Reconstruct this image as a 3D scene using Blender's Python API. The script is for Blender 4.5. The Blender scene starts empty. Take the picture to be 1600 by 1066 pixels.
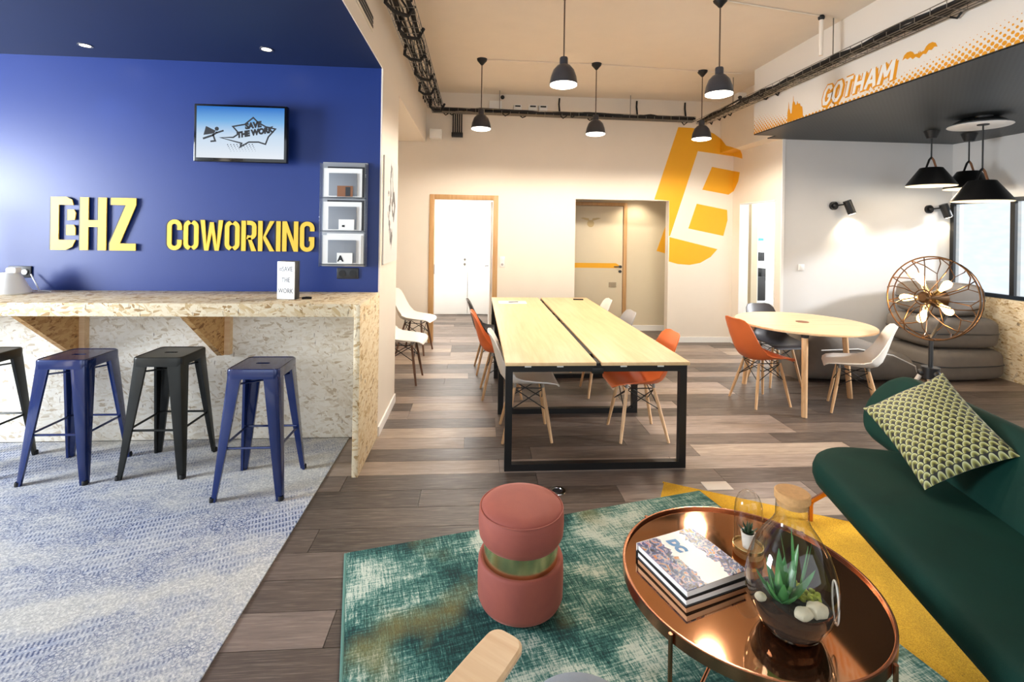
import bpy, bmesh, math, random
from mathutils import Vector, Matrix
from mathutils.geometry import tessellate_polygon
random.seed(7)
SC = bpy.context.scene
COL = SC.collection
R = math.radians
PI = math.pi

# ------------------------------------------------------------------ camera
YAW, ROLL = math.atan(55/760), R(0.9)
fw = Vector((math.sin(YAW), math.cos(YAW), 0)); r0 = Vector((math.cos(YAW), -math.sin(YAW), 0)); u0 = Vector((0, 0, 1))
rt = r0*math.cos(ROLL)+u0*math.sin(ROLL); up = u0*math.cos(ROLL)-r0*math.sin(ROLL)
cd = bpy.data.cameras.new('camera'); cam = bpy.data.objects.new('camera', cd); COL.objects.link(cam)
cd.sensor_width = 36; cd.lens = 760/1600*36; cd.shift_y = -(533-360)/1600; cd.clip_start = 0.05
m = Matrix.Identity(4)
for i in range(3):
    m[i][0] = rt[i]; m[i][1] = up[i]; m[i][2] = -fw[i]
m[0][3], m[1][3], m[2][3] = 0, 0, 1.63
cam.matrix_world = m
SC.camera = cam

# ------------------------------------------------------------------ world, light, exposure
w = bpy.data.worlds.new('daylight'); SC.world = w; w.use_nodes = True
bg = w.node_tree.nodes['Background']; bg.inputs[0].default_value = (0.80, 0.90, 1.0, 1); bg.inputs[1].default_value = 1.0
SC.view_settings.view_transform = 'Standard'; SC.view_settings.look = 'None'
SC.view_settings.exposure = 0.3; SC.view_settings.gamma = 1.0; SC.view_settings.use_curve_mapping = False

def light(name, kind, loc, energy, color=(1, 1, 1), rot=(0, 0, 0), size=None, size_y=None, radius=0.05, spot=None, blend=0.5):
    d = bpy.data.lights.new(name, kind); d.energy = energy; d.color = color
    if kind == 'AREA':
        d.size = size
        if size_y: d.shape = 'RECTANGLE'; d.size_y = size_y
    elif kind == 'SUN': d.angle = radius
    else: d.shadow_soft_size = radius
    if kind == 'SPOT': d.spot_size = spot; d.spot_blend = blend
    o = bpy.data.objects.new(name, d); COL.objects.link(o); o.location = loc; o.rotation_euler = rot
    return o
def aim(o, d): o.rotation_euler = Vector(d).to_track_quat('-Z', 'Y').to_euler()

# left shop window daylight, added lamps in front and back rooms, sun
light('daylight_left_window', 'AREA', (-5.5, 1.9, 1.75), 300, (0.88, 0.94, 1.0), (0, R(-90), 0), 1.3, 1.5)
light('front_fill_light', 'AREA', (-2.6, -2.5, 1.7), 30, (0.88, 0.94, 1.0), (R(90), 0, 0), 3.6, 2.4)  # fill lamp added behind the camera, in an unseen opening
light('front_fill_light', 'AREA', (2.6, -2.5, 1.7), 38, (0.90, 0.95, 1.0), (R(90), 0, 0), 4.2, 2.4)  # second added fill lamp behind the camera, further right
light('corridor_added_light', 'AREA', (-0.2, 8.3, 2.55), 80, (1.0, 0.98, 0.95), (0, 0, 0), 1.2, 1.6)  # unseen lamp added under the ceiling to brighten the corridor
light('back_room_added_light', 'AREA', (4.9, 7.6, 2.6), 120, (0.95, 0.98, 1.0), (0, 0, 0), 1.8, 2.0)  # added overhead lamp that makes the room beyond the doorway bright
sun = light('sun', 'SUN', (9, 3, 5), 11.0, (1.0, 0.98, 0.95), radius=R(7)); aim(sun, (-1, 0.30, -0.38))

# ------------------------------------------------------------------ materials
def lin(c):
    if isinstance(c, str):
        c = c.lstrip('#'); c = [int(c[i:i+2], 16)/255 for i in (0, 2, 4)]
        c = [x/12.92 if x <= 0.04045 else ((x+0.055)/1.055)**2.4 for x in c]
    return (c[0], c[1], c[2], 1)
class NT:
    def __init__(s, name):
        s.m = bpy.data.materials.new(name); s.m.use_nodes = True; s.t = s.m.node_tree; s.n = s.t.nodes
        s.b = s.n['Principled BSDF']; s.out = s.n['Material Output']
    def new(s, t, **k):
        n = s.n.new(t)
        for a, v in k.items(): setattr(n, a, v)
        return n
    def link(s, a, b): s.t.links.new(a, b)
    def put(s, sock, v):
        if hasattr(v, 'is_linked') or isinstance(v, bpy.types.NodeSocket): s.link(v, sock)
        else: sock.default_value = v
    def math(s, op, a, b=None, c=None, clamp=False):
        n = s.new('ShaderNodeMath', operation=op); n.use_clamp = clamp
        s.put(n.inputs[0], a)
        if b is not None: s.put(n.inputs[1], b)
        if c is not None: s.put(n.inputs[2], c)
        return n.outputs[0]
    def coord(s, kind='Object', scale=(1, 1, 1), rot=(0, 0, 0), loc=(0, 0, 0)):
        tc = s.new('ShaderNodeTexCoord'); mp = s.new('ShaderNodeMapping')
        mp.inputs['Scale'].default_value = scale; mp.inputs['Rotation'].default_value = rot; mp.inputs['Location'].default_value = loc
        s.link(tc.outputs[kind], mp.inputs[0]); return mp.outputs[0]
    def world(s, scale=(1, 1, 1), rot=(0, 0, 0)):
        g = s.new('ShaderNodeNewGeometry'); mp = s.new('ShaderNodeMapping')
        mp.inputs['Scale'].default_value = scale; mp.inputs['Rotation'].default_value = rot
        s.link(g.outputs['Position'], mp.inputs[0]); return mp.outputs[0]
    def noise(s, vec, scale=5, detail=4, rough=0.5, dist=0):
        n = s.new('ShaderNodeTexNoise'); s.link(vec, n.inputs['Vector'])
        n.inputs['Scale'].default_value = scale; n.inputs['Detail'].default_value = detail
        n.inputs['Roughness'].default_value = rough; n.inputs['Distortion'].default_value = dist
        return n.outputs['Fac']
    def voro(s, vec, scale=5, feature='F1', out='Distance', rnd=1):
        n = s.new('ShaderNodeTexVoronoi', feature=feature); s.link(vec, n.inputs['Vector']); n.inputs['Scale'].default_value = scale
        n.inputs['Randomness'].default_value = rnd
        return n.outputs[out]
    def ramp(s, fac, stops, interp='LINEAR'):
        n = s.new('ShaderNodeValToRGB'); s.put(n.inputs[0], fac); r = n.color_ramp; r.interpolation = interp
        while len(r.elements) < len(stops): r.elements.new(0.5)
        for e, (p, c) in zip(r.elements, stops): e.position = p; e.color = lin(c) if isinstance(c, str) or len(c) == 3 else c
        return n.outputs[0]
    def mix(s, f, a, b, blend='MIX'):
        n = s.new('ShaderNodeMix', data_type='RGBA', blend_type=blend); s.put(n.inputs[0], f)
        for sk, v in ((n.inputs[6], a), (n.inputs[7], b)):
            s.put(sk, lin(v) if isinstance(v, str) else v)
        return n.outputs[2]
    def maprange(s, v, a, b, c, d, clamp=True):
        n = s.new('ShaderNodeMapRange'); n.clamp = clamp; s.put(n.inputs[0], v)
        for i, x in enumerate((a, b, c, d)): n.inputs[i+1].default_value = x
        return n.outputs[0]
    def bump(s, h, strength=0.2, dist=0.01):
        n = s.new('ShaderNodeBump'); n.inputs['Strength'].default_value = strength; n.inputs['Distance'].default_value = dist
        s.link(h, n.inputs['Height']); s.link(n.outputs[0], s.b.inputs['Normal'])
    def base(s, c, rough=0.5, metal=0):
        s.put(s.b.inputs['Base Color'], lin(c) if isinstance(c, str) else c)
        s.put(s.b.inputs['Roughness'], rough); s.b.inputs['Metallic'].default_value = metal
    def sep(s, v):
        n = s.new('ShaderNodeSeparateXYZ'); s.link(v, n.inputs[0]); return n.outputs
def plain(name, c, rough=0.5, metal=0, var=0.06, scale=6, bump=0.0, bscale=60, **kw):
    t = NT(name); v = t.coord()
    f = t.noise(v, scale, 3)
    col = lin(c) if isinstance(c, str) else c
    dk = tuple(x*(1-var) for x in col[:3])+(1,); lt = tuple(min(1, x*(1+var)) for x in col[:3])+(1,)
    t.base(t.mix(f, dk, lt), rough, metal)
    if bump: t.bump(t.noise(v, bscale, 4), bump, 0.004)
    for k, x in kw.items(): t.b.inputs[k.replace('_', ' ')].default_value = x
    return t.m
def emit(name, c, s):
    t = NT(name); t.base(c, 0.5); t.b.inputs['Emission Color'].default_value = lin(c); t.b.inputs['Emission Strength'].default_value = s
    return t.m
MT = {}
MT['wall'] = plain('wall_paint_warm_white', '#ece2d4', 0.6, var=0.02, bump=0.05)
MT['ceil'] = plain('ceiling_paint', '#efe3d2', 0.7, var=0.03, bump=0.06, bscale=30)
MT['grey_wall'] = plain('alcove_paint_grey', '#dcdbd9', 0.6, var=0.02, bump=0.04)
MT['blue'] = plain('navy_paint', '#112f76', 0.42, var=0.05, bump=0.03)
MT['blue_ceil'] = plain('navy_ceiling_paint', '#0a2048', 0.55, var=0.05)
MT['white'] = plain('white_lacquer', '#f4f3f0', 0.4, var=0.02)
MT['black'] = plain('black_powder_coat', '#0b0b0c', 0.45, var=0.2)
MT['rubber'] = plain('black_rubber', '#101012', 0.7, var=0.2)
MT['blue_metal'] = plain('navy_enamel', '#06225c', 0.2, 0.25, var=0.12, scale=4, Coat_Weight=0.6)
MT['gun_metal'] = plain('raw_gunmetal', '#30312f', 0.3, 0.75, var=0.35, scale=5)
MT['steel'] = plain('galvanised_steel', '#8d8a84', 0.35, 0.9, var=0.15)
MT['chrome'] = plain('polished_chrome', '#cfcfcf', 0.12, 1, var=0.05)
MT['lampgrey'] = plain('charcoal_lamp_enamel', '#3a3a40', 0.3, 0.2, var=0.1)
MT['sh_white'] = plain('white_shell_plastic', '#eeeae2', 0.38, var=0.02)
MT['sh_orange'] = plain('orange_shell_plastic', '#dd6f38', 0.4, var=0.04)
MT['sh_char'] = plain('charcoal_shell_plastic', '#3c3a3d', 0.4, var=0.06)
MT['sh_grey'] = plain('grey_shell_plastic', '#a9a7a8', 0.4, var=0.04)
MT['brass'] = plain('brushed_brass', '#e2cf9c', 0.25, 1, var=0.1)
MT['rose'] = plain('rose_copper', '#c98b6c', 0.22, 1, var=0.06)
MT['yellow'] = plain('yellow_letter_lacquer', '#f2c53a', 0.4, var=0.05)
MT['orange_paint'] = plain('mural_orange_paint', '#f2b01c', 0.55, var=0.03)
MT['print_orange'] = plain('fascia_orange_print', '#e49a1a', 0.5, var=0.03)
MT['paper'] = plain('paper', '#f3f2ee', 0.6, var=0.02)
MT['plastic_w'] = plain('white_switch_plastic', '#f2f1ed', 0.35, var=0.01)
MT['leather'] = plain('tan_leather', '#8a5a3a', 0.55, var=0.15)
MT['cork'] = plain('cork', '#c99a63', 0.8, var=0.2, scale=90, bump=0.3)
MT['soil'] = plain('soil', '#2c2018', 0.95, var=0.6, scale=120, bump=0.8)
MT['pebble'] = plain('pale_pebble', '#d9cdb2', 0.7, var=0.15, scale=40)
MT['moss'] = plain('moss', '#9aa63f', 0.9, var=0.5, scale=90, bump=0.8)
MT['leaf'] = plain('succulent_leaf', '#4f8a4b', 0.35, var=0.25, scale=25, Subsurface_Weight=0.0)
MT['leaf_dark'] = plain('dark_leaf', '#24482e', 0.45, var=0.25, scale=25)
MT['grey_fab'] = plain('grey_weave', '#736b63', 0.9, var=0.12, scale=12, bump=0.4, bscale=350)
MT['seat_fab'] = plain('blue_grey_felt', '#8f98a3', 0.95, var=0.15, scale=30, bump=0.5, bscale=300)
MT['ceramic'] = plain('white_ceramic', '#f2efe9', 0.25, var=0.02)
MT['bezel'] = plain('tv_bezel_gloss', '#07080c', 0.12, var=0.1)
MT['glow'] = emit('lamp_diffuser', '#fff6e6', 6)
MT['glow_warm'] = emit('filament_bulb', '#ffca86', 6)
MT['glow_spot'] = emit('spot_lens', '#fff4dc', 10)
MT['inner_cream'] = plain('cream_shade_lining', '#f5e3c4', 0.5, var=0.02)
MT['dark_grey'] = plain('dark_grey_plastic', '#2a2b2e', 0.4, var=0.1)
MT['blue_ink'] = plain('blue_ink', '#1577b0', 0.4)
MT['black_ink'] = plain('black_ink', '#0d0f14', 0.5)
MT['red_ink'] = plain('red_ink', '#c63b34', 0.5)
MT['teal'] = plain('teal_folder', '#3f7f93', 0.5)

def velvet(name, a, b, sc=3):
    t = NT(name); v = t.coord(); f = t.noise(v, sc, 5, 0.6, 0.6)
    t.base(t.mix(f, a, b), 0.75); t.b.inputs['Sheen Weight'].default_value = 0.35; t.b.inputs['Sheen Roughness'].default_value = 0.35
    t.bump(t.noise(v, 220, 3), 0.12, 0.003); return t.m
MT['velvet_green'] = velvet('bottle_green_velvet', '#03241f', '#07382f')
MT['velvet_green'].node_tree.nodes['Principled BSDF'].inputs['Sheen Tint'].default_value = lin('#1f7a63')
MT['velvet_green'].node_tree.nodes['Principled BSDF'].inputs['Sheen Weight'].default_value = 0.0
MT['velvet_green'].node_tree.nodes['Principled BSDF'].inputs['Specular IOR Level'].default_value = 0.15
MT['velvet_pink'] = velvet('dusty_pink_velvet', '#84433f', '#ad5d4a', 5)
MT['velvet_pink'].node_tree.nodes['Principled BSDF'].inputs['Sheen Tint'].default_value = lin('#e0a090')

def wood(name, a, b, along='X', sc=1.0, rough=0.45):
    t = NT(name); s = {'X': (1.2, 18, 18), 'Y': (18, 1.2, 18), 'Z': (18, 18, 1.2)}[along]
    v = t.coord('Object', tuple(x*sc for x in s)); f = t.noise(v, 1.5, 6, 0.6, 0.4)
    t.base(t.ramp(f, [(0.3, a), (0.7, b)]), rough); t.bump(f, 0.05, 0.002); return t.m
MT['oak_top'] = wood('pale_oak_laminate', '#d9b382', '#e6c697', 'Y')
MT['birch'] = wood('birch_ply', '#dbb387', '#eccfa6', 'X')
MT['beech'] = wood('beech_dowel', '#c79a6c', '#dcb68a', 'Z', 2)
MT['frame_wood'] = wood('door_frame_wood', '#b98d5a', '#d0a673', 'Z')
MT['walnut'] = wood('dark_dowel', '#5d4030', '#76543f', 'Z', 2)

def floor_mat():
    t = NT('grey_brown_plank'); oi = t.new('ShaderNodeObjectInfo'); ge = t.new('ShaderNodeNewGeometry')
    rnd = t.math('FRACT', t.math('ADD', t.math('MULTIPLY', oi.outputs['Random'], 7.31), ge.outputs['Random Per Island']))
    pv = t.new('ShaderNodeVectorMath', operation='ADD'); cx = t.new('ShaderNodeCombineXYZ')
    t.link(t.math('MULTIPLY', rnd, 37.0), cx.inputs[0]); t.link(t.math('MULTIPLY', rnd, 11.0), cx.inputs[2])
    t.link(ge.outputs['Position'], pv.inputs[0]); t.link(cx.outputs[0], pv.inputs[1])
    mp = t.new('ShaderNodeMapping'); mp.inputs['Scale'].default_value = (1.0, 9, 1); t.link(pv.outputs[0], mp.inputs[0])
    g = t.noise(mp.outputs[0], 3.2, 7, 0.68, 0.8)
    mp2 = t.new('ShaderNodeMapping'); mp2.inputs['Scale'].default_value = (2.0, 60, 1); t.link(pv.outputs[0], mp2.inputs[0])
    g2 = t.noise(mp2.outputs[0], 3.0, 4, 0.6)
    base = t.ramp(rnd, [(0.0, '#41362f'), (0.3, '#5c4f46'), (0.55, '#74655b'), (0.8, '#97857a'), (1.0, '#b39f8c')])
    c = t.mix(t.maprange(g, 0.3, 0.7, 0.0, 0.75), base, t.mix(0.62, base, '#2a201b'))
    c = t.mix(t.maprange(g2, 0.52, 0.75, 0.0, 0.35), c, '#c2b3a2')
    kn = t.voro(mp.outputs[0], 1.1)
    c = t.mix(t.maprange(kn, 0.03, 0.09, 0.7, 0.0), c, '#2a1d16')
    t.base(c, t.maprange(g, 0.3, 0.7, 0.34, 0.5)); t.bump(g2, 0.12, 0.002)
    return t.m
MT['floor'] = floor_mat()

def osb(name, tone=0.0, dark='#a9824e', mid='#d9bd8c', light_='#efdfbf', sc=1.0):
    t = NT(name)
    cols = []
    for k, (rot, s) in enumerate((((0.6, 0.7, 0.5), (62, 15, 15)), ((1.2, 2.1, 1.5), (58, 14, 14)), ((2.3, 1.3, 2.4), (70, 17, 17)))):
        v0 = t.coord('Object', (1, 1, 1), rot, (k*3.1, k*1.7, 0)); mp = t.new('ShaderNodeMapping'); mp.inputs['Scale'].default_value = tuple(x*sc for x in s); t.link(v0, mp.inputs[0]); v = mp.outputs[0]
        cc = t.voro(v, 1.0, out='Color'); sx = t.new('ShaderNodeSeparateColor'); t.link(cc, sx.inputs[0]); cols.append(sx.outputs[0])
    n = t.noise(t.coord('Object', (22*sc,)*3), 1, 3)
    sel1 = t.math('GREATER_THAN', n, 0.5)
    n2 = t.noise(t.coord('Object', (19*sc,)*3, (0, 0, 0), (9, 4, 2)), 1, 3)
    sel2 = t.math('GREATER_THAN', n2, 0.54)
    a = t.new('ShaderNodeMix'); t.link(sel1, a.inputs[0]); t.link(cols[0], a.inputs[2]); t.link(cols[1], a.inputs[3])
    b = t.new('ShaderNodeMix'); t.link(sel2, b.inputs[0]); t.link(a.outputs[0], b.inputs[2]); t.link(cols[2], b.inputs[3])
    f = b.outputs[0]
    c = t.ramp(f, [(0.0, dark), (0.10, mid), (0.45, light_), (0.8, light_), (0.95, mid), (1.0, dark)])
    ck = t.noise(t.coord('Object', (70*sc, 12*sc, 12*sc), (0.3, 0.5, 0.4)), 1, 3)
    c = t.mix(t.maprange(ck, 0.66, 0.74, 0.0, 0.75), c, '#5c3f22')
    t.base(c, 0.6); t.bump(f, 0.12, 0.002); return t.m
MT['osb'] = osb('osb_board')
MT['osb_pale'] = osb('osb_board_whitewashed', dark='#c2b197', mid='#e2d9c7', light_='#f1ece1')
MT['osb_warm'] = osb('osb_board_amber', dark='#8a5c2c', mid='#b98a52', light_='#cfa56c')

def carpet():
    t = NT('faded_blue_patterned_carpet'); p = t.coord('Object', rot=(0, 0, R(-22))); s = t.sep(p)
    big = t.noise(t.coord('Object', (0.5, 0.9, 1), (0, 0, R(-22))), 1.1, 4, 0.55, 0.5)
    mask = t.maprange(t.math('ADD', big, t.math('MULTIPLY', t.math('SUBTRACT', t.noise(p, 7, 4, 0.7), 0.5), 0.30)), 0.42, 0.60, 0.0, 1.0)
    fuzz = t.noise(p, 90, 3, 0.7)
    d = t.voro(p, 1.35); ring = t.math('SINE', t.math('MULTIPLY', d, 150.0))
    ang = t.voro(p, 60, 'DISTANCE_TO_EDGE')
    inm = t.maprange(d, 0.20, 0.24, 1.0, 0.0)
    st = t.math('SINE', t.math('MULTIPLY', s[0], 380.0)); st2 = t.math('SINE', t.math('MULTIPLY', s[1], 130.0))
    hatch = t.math('MULTIPLY', t.math('GREATER_THAN', st, 0.05), t.math('GREATER_THAN', st2, -0.35))
    lace = t.math('LESS_THAN', ang, 0.10)
    band = t.math('GREATER_THAN', t.noise(p, 2.6, 2), 0.5)
    bodyp = t.new('ShaderNodeMix'); t.link(band, bodyp.inputs[0]); t.link(lace, bodyp.inputs[2]); t.link(hatch, bodyp.inputs[3])
    pat = t.new('ShaderNodeMix'); t.link(inm, pat.inputs[0]); t.link(bodyp.outputs[0], pat.inputs[2])
    t.link(t.math('MAXIMUM', t.math('GREATER_THAN', ring, 0.2), t.math('MULTIPLY', lace, 0.6)), pat.inputs[3])
    amt = t.math('MULTIPLY', pat.outputs[0], mask)
    ground = t.mix(t.maprange(fuzz, 0.3, 0.7, 0, 1), '#a3a3a1', '#d2cfc7')
    ground = t.mix(t.math('MULTIPLY', mask, 0.5), ground, '#7389b8')
    c = t.mix(t.math('MULTIPLY', amt, 0.9), ground, '#203564')
    c = t.mix(t.maprange(fuzz, 0.5, 0.7, 0, 0.6), c, '#e4e2da'); c = t.mix(t.maprange(t.noise(p, 160, 2), 0.55, 0.7, 0, 0.35), c, '#4c5870')
    t.base(c, 0.95); t.bump(fuzz, 0.35, 0.004); return t.m
MT['carpet'] = carpet()

def green_rug():
    t = NT('distressed_green_rug'); p = t.coord()
    big = t.noise(t.coord('Object', (1.0, 1.3, 1)), 2.1, 5, 0.6, 0.4)
    wx = t.noise(t.coord('Object', (120, 9, 1)), 1, 4, 0.65); wy = t.noise(t.coord('Object', (8, 130, 1)), 1, 4, 0.65)
    th = t.noise(t.coord('Object', (260, 60, 1)), 1, 3, 0.7)
    f = t.math('ADD', t.math('MULTIPLY', big, 0.95), t.math('MULTIPLY', t.math('ADD', wx, wy), 0.42))
    f = t.math('ADD', f, t.math('MULTIPLY', th, 0.38))
    c = t.ramp(t.maprange(f, 0.78, 1.30, 0, 1), [(0.0, '#03191a'), (0.36, '#06302f'), (0.52, '#15504b'), (0.68, '#4d7d72'), (0.9, '#c3ccbc')])
    gold = t.maprange(t.noise(t.coord('Object', (1.2, 1.2, 1), (0, 0, 0), (1.5, 0.4, 0)), 1.7, 3), 0.56, 0.68, 0, 0.6)
    c = t.mix(gold, c, t.mix(th, '#2b2a12', '#a99a52'))
    t.base(c, 0.92); t.bump(th, 0.4, 0.004); return t.m
MT['green_rug'] = green_rug()
def yellow_rug():
    t = NT('mustard_rug'); f = t.noise(t.coord(), 240, 4, 0.75); g = t.noise(t.coord(), 2.5, 4, 0.6)
    c = t.ramp(f, [(0.3, '#8a6208'), (0.5, '#dba40e'), (0.75, '#f4cc3c')]); c = t.mix(t.maprange(g, 0.35, 0.7, 0, 0.35), c, '#a87a14')
    t.base(c, 0.95); t.bump(f, 0.5, 0.005); return t.m
MT['yellow_rug'] = yellow_rug()

def perf():
    t = NT('black_perforated_panel'); p = t.world((1/0.03, 1/0.03, 1), (0, 0, R(45))); s = t.sep(p)
    fx = t.math('SUBTRACT', t.math('FRACT', s[0]), 0.5); fy = t.math('SUBTRACT', t.math('FRACT', s[1]), 0.5)
    d = t.math('SQRT', t.math('ADD', t.math('MULTIPLY', fx, fx), t.math('MULTIPLY', fy, fy)))
    h = t.math('LESS_THAN', d, 0.30)
    t.base(t.mix(h, '#1b2022', '#030404'), 0.42, 0.1); return t.m
MT['perf'] = perf()
def fascia():
    t = NT('fascia_paint_with_halftone_print'); p = t.world(); s = t.sep(p)
    near = t.maprange(s[1], 3.95, 2.6, 0.035, 0.24); far = t.maprange(s[1], 4.75, 5.5, 0.035, 0.26)
    H = t.math('MAXIMUM', near, far)
    k = t.math('DIVIDE', t.math('SUBTRACT', s[2], 2.83), H)
    q = t.sep(t.world((1/0.034,)*3, (R(45), 0, 0)))
    fx = t.math('SUBTRACT', t.math('FRACT', q[1]), 0.5); fy = t.math('SUBTRACT', t.math('FRACT', q[2]), 0.5)
    d = t.math('SQRT', t.math('ADD', t.math('MULTIPLY', fx, fx), t.math('MULTIPLY', fy, fy)))
    dot = t.math('LESS_THAN', d, t.math('MULTIPLY', t.math('SUBTRACT', 1.0, k), 0.52))
    t.base(t.mix(dot, '#e9e2d8', '#e49a1a'), 0.6); return t.m
MT['fascia'] = fascia()
def screen():
    t = NT('tv_screen_picture'); s = t.sep(t.coord('Generated'))
    c = t.ramp(s[2], [(0.0, '#eef4fb'), (0.45, '#cfe4f8'), (0.72, '#7db8ec'), (1.0, '#2e78d0')])
    t.base('#05070a', 0.15); t.link(c, t.b.inputs['Emission Color']); t.b.inputs['Emission Strength'].default_value = 0.75; return t.m
MT['screen'] = screen()
def frosted():
    t = NT('frosted_window_glass')
    tr = t.new('ShaderNodeBsdfTransparent'); em = t.new('ShaderNodeEmission'); mx = t.new('ShaderNodeMixShader')
    s = t.sep(t.world())
    n = t.noise(t.world((1, 3.2, 9)), 2.0, 2)
    em.inputs[1].default_value = 0.95
    t.link(t.ramp(n, [(0.35, '#e6f1f5'), (0.7, '#fbfbf7')]), em.inputs[0])
    tr.inputs[0].default_value = (0.95, 0.97, 1, 1)
    mx.inputs[0].default_value = 0.3
    t.link(tr.outputs[0], mx.inputs[1]); t.link(em.outputs[0], mx.inputs[2]); t.link(mx.outputs[0], t.out.inputs[0]); return t.m
MT['frosted'] = frosted()
def glass(name, tint=(1, 1, 1), ior=1.45):
    t = NT(name); t.n.remove(t.b)
    tr = t.new('ShaderNodeBsdfTransparent'); gl = t.new('ShaderNodeBsdfGlossy'); mx = t.new('ShaderNodeMixShader'); fr = t.new('ShaderNodeFresnel')
    t.n.remove(fr); tr.inputs[0].default_value = (*tint, 1); gl.inputs['Roughness'].default_value = 0.02
    lw = t.new('ShaderNodeLayerWeight'); lw.inputs[0].default_value = 0.5
    f = t.math('ADD', t.math('MULTIPLY', t.math('POWER', lw.outputs['Facing'], 3.0), 0.85), 0.05, clamp=True)
    t.link(f, mx.inputs[0]); t.link(tr.outputs[0], mx.inputs[1]); t.link(gl.outputs[0], mx.inputs[2]); t.link(mx.outputs[0], t.out.inputs[0]); return t.m
MT['glass'] = glass('clear_blown_glass', (0.94, 0.95, 0.94))
MT['acrylic'] = glass('clear_acrylic', (0.80, 0.82, 0.84), 1.35)
def copper_mirror():
    t = NT('bronze_mirror_top'); f = t.noise(t.coord(), 4, 3)
    t.base(t.mix(f, '#c4906a', '#cf9c75'), 0.05, 1); return t.m
MT['mirror'] = copper_mirror()
def scale_pillow():
    t = NT('fish_scale_jacquard'); s = t.sep(t.coord('UV', (11, 11, 1)))
    u, v = s[0], s[1]
    def d(du, dv):
        a = t.math('SUBTRACT', t.math('FRACT', t.math('ADD', u, du)), 0.5)
        b = t.math('FRACT', t.math('ADD', v, dv)); b = t.math('MULTIPLY', b, 1.0)
        return t.math('SQRT', t.math('ADD', t.math('MULTIPLY', a, a), t.math('MULTIPLY', b, b)))
    A = d(0.0, 0.0); B = d(0.5, 0.5)
    inA = t.math('LESS_THAN', A, 0.56)
    mx = t.new('ShaderNodeMix'); t.link(inA, mx.inputs[0]); t.link(B, mx.inputs[2]); t.link(A, mx.inputs[3])
    k = mx.outputs[0]
    c = t.ramp(t.maprange(k, 0, 0.6, 0, 1), [(0.0, '#0c0d06'), (0.25, '#3f3d14'), (0.5, '#8f8d44'), (0.74, '#c9cb98'), (0.82, '#0e0f07'), (1.0, '#080805')])
    t.base(c, 0.55); t.b.inputs['Sheen Weight'].default_value = 0.2
    t.bump(t.maprange(k, 0, 0.6, 0, 1), 0.5, 0.006); return t.m
MT['scales'] = scale_pillow()
def cover_art():
    t = NT('comic_art_book_cover'); p = t.coord('Generated'); s = t.sep(p)
    v = t.coord('Generated', (5.5, 4.5, 1)); c1 = t.noise(v, 1.6, 5, 0.7, 1.5); c2 = t.voro(v, 1.4, out='Color')
    art = t.ramp(c1, [(0.25, '#0d0c12'), (0.42, '#2c2a4c'), (0.5, '#6d7fb8'), (0.55, '#e8ddd6'), (0.6, '#c8552e'), (0.68, '#f0b05a'), (0.8, '#1a1418')])
    art = t.mix(0.35, art, t.mix(0.5, c2, '#2a1a22'), 'MULTIPLY')
    wob = t.math('MULTIPLY', t.math('SUBTRACT', t.noise(t.coord('Generated', (6, 6, 1)), 1, 3), 0.5), 0.35)
    x = t.math('ADD', s[0], wob); dd = t.math('ABSOLUTE', t.math('SUBTRACT', x, 0.53))
    band = t.math('LESS_THAN', dd, 0.20)
    edge = t.math('GREATER_THAN', s[0], 0.0)
    t.base(t.mix(band, art, '#f1efe9'), 0.25); return t.m
MT['cover'] = cover_art()
def poster_art():
    t = NT('black_line_art_poster'); p = t.coord('Generated'); s = t.sep(p)
    wv = t.new('ShaderNodeTexWave'); wv.inputs['Scale'].default_value = 2.2; wv.inputs['Distortion'].default_value = 14; wv.inputs['Detail'].default_value = 3
    t.link(t.coord('Generated', (1, 2.0, 1.2)), wv.inputs[0])
    dx = t.math('ABSOLUTE', t.math('SUBTRACT', s[1], 0.5)); dz = t.math('ABSOLUTE', t.math('SUBTRACT', s[2], 0.56))
    di = t.math('ADD', t.math('MULTIPLY', dx, 1.25), t.math('MULTIPLY', dz, 0.85))
    inside = t.math('LESS_THAN', di, 0.40)
    ln = t.math('LESS_THAN', wv.outputs[1], 0.42)
    t.base(t.mix(t.math('MULTIPLY', inside, ln), '#d3d1cd', '#3a3836'), 0.5); return t.m
MT['poster'] = poster_art()

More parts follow.
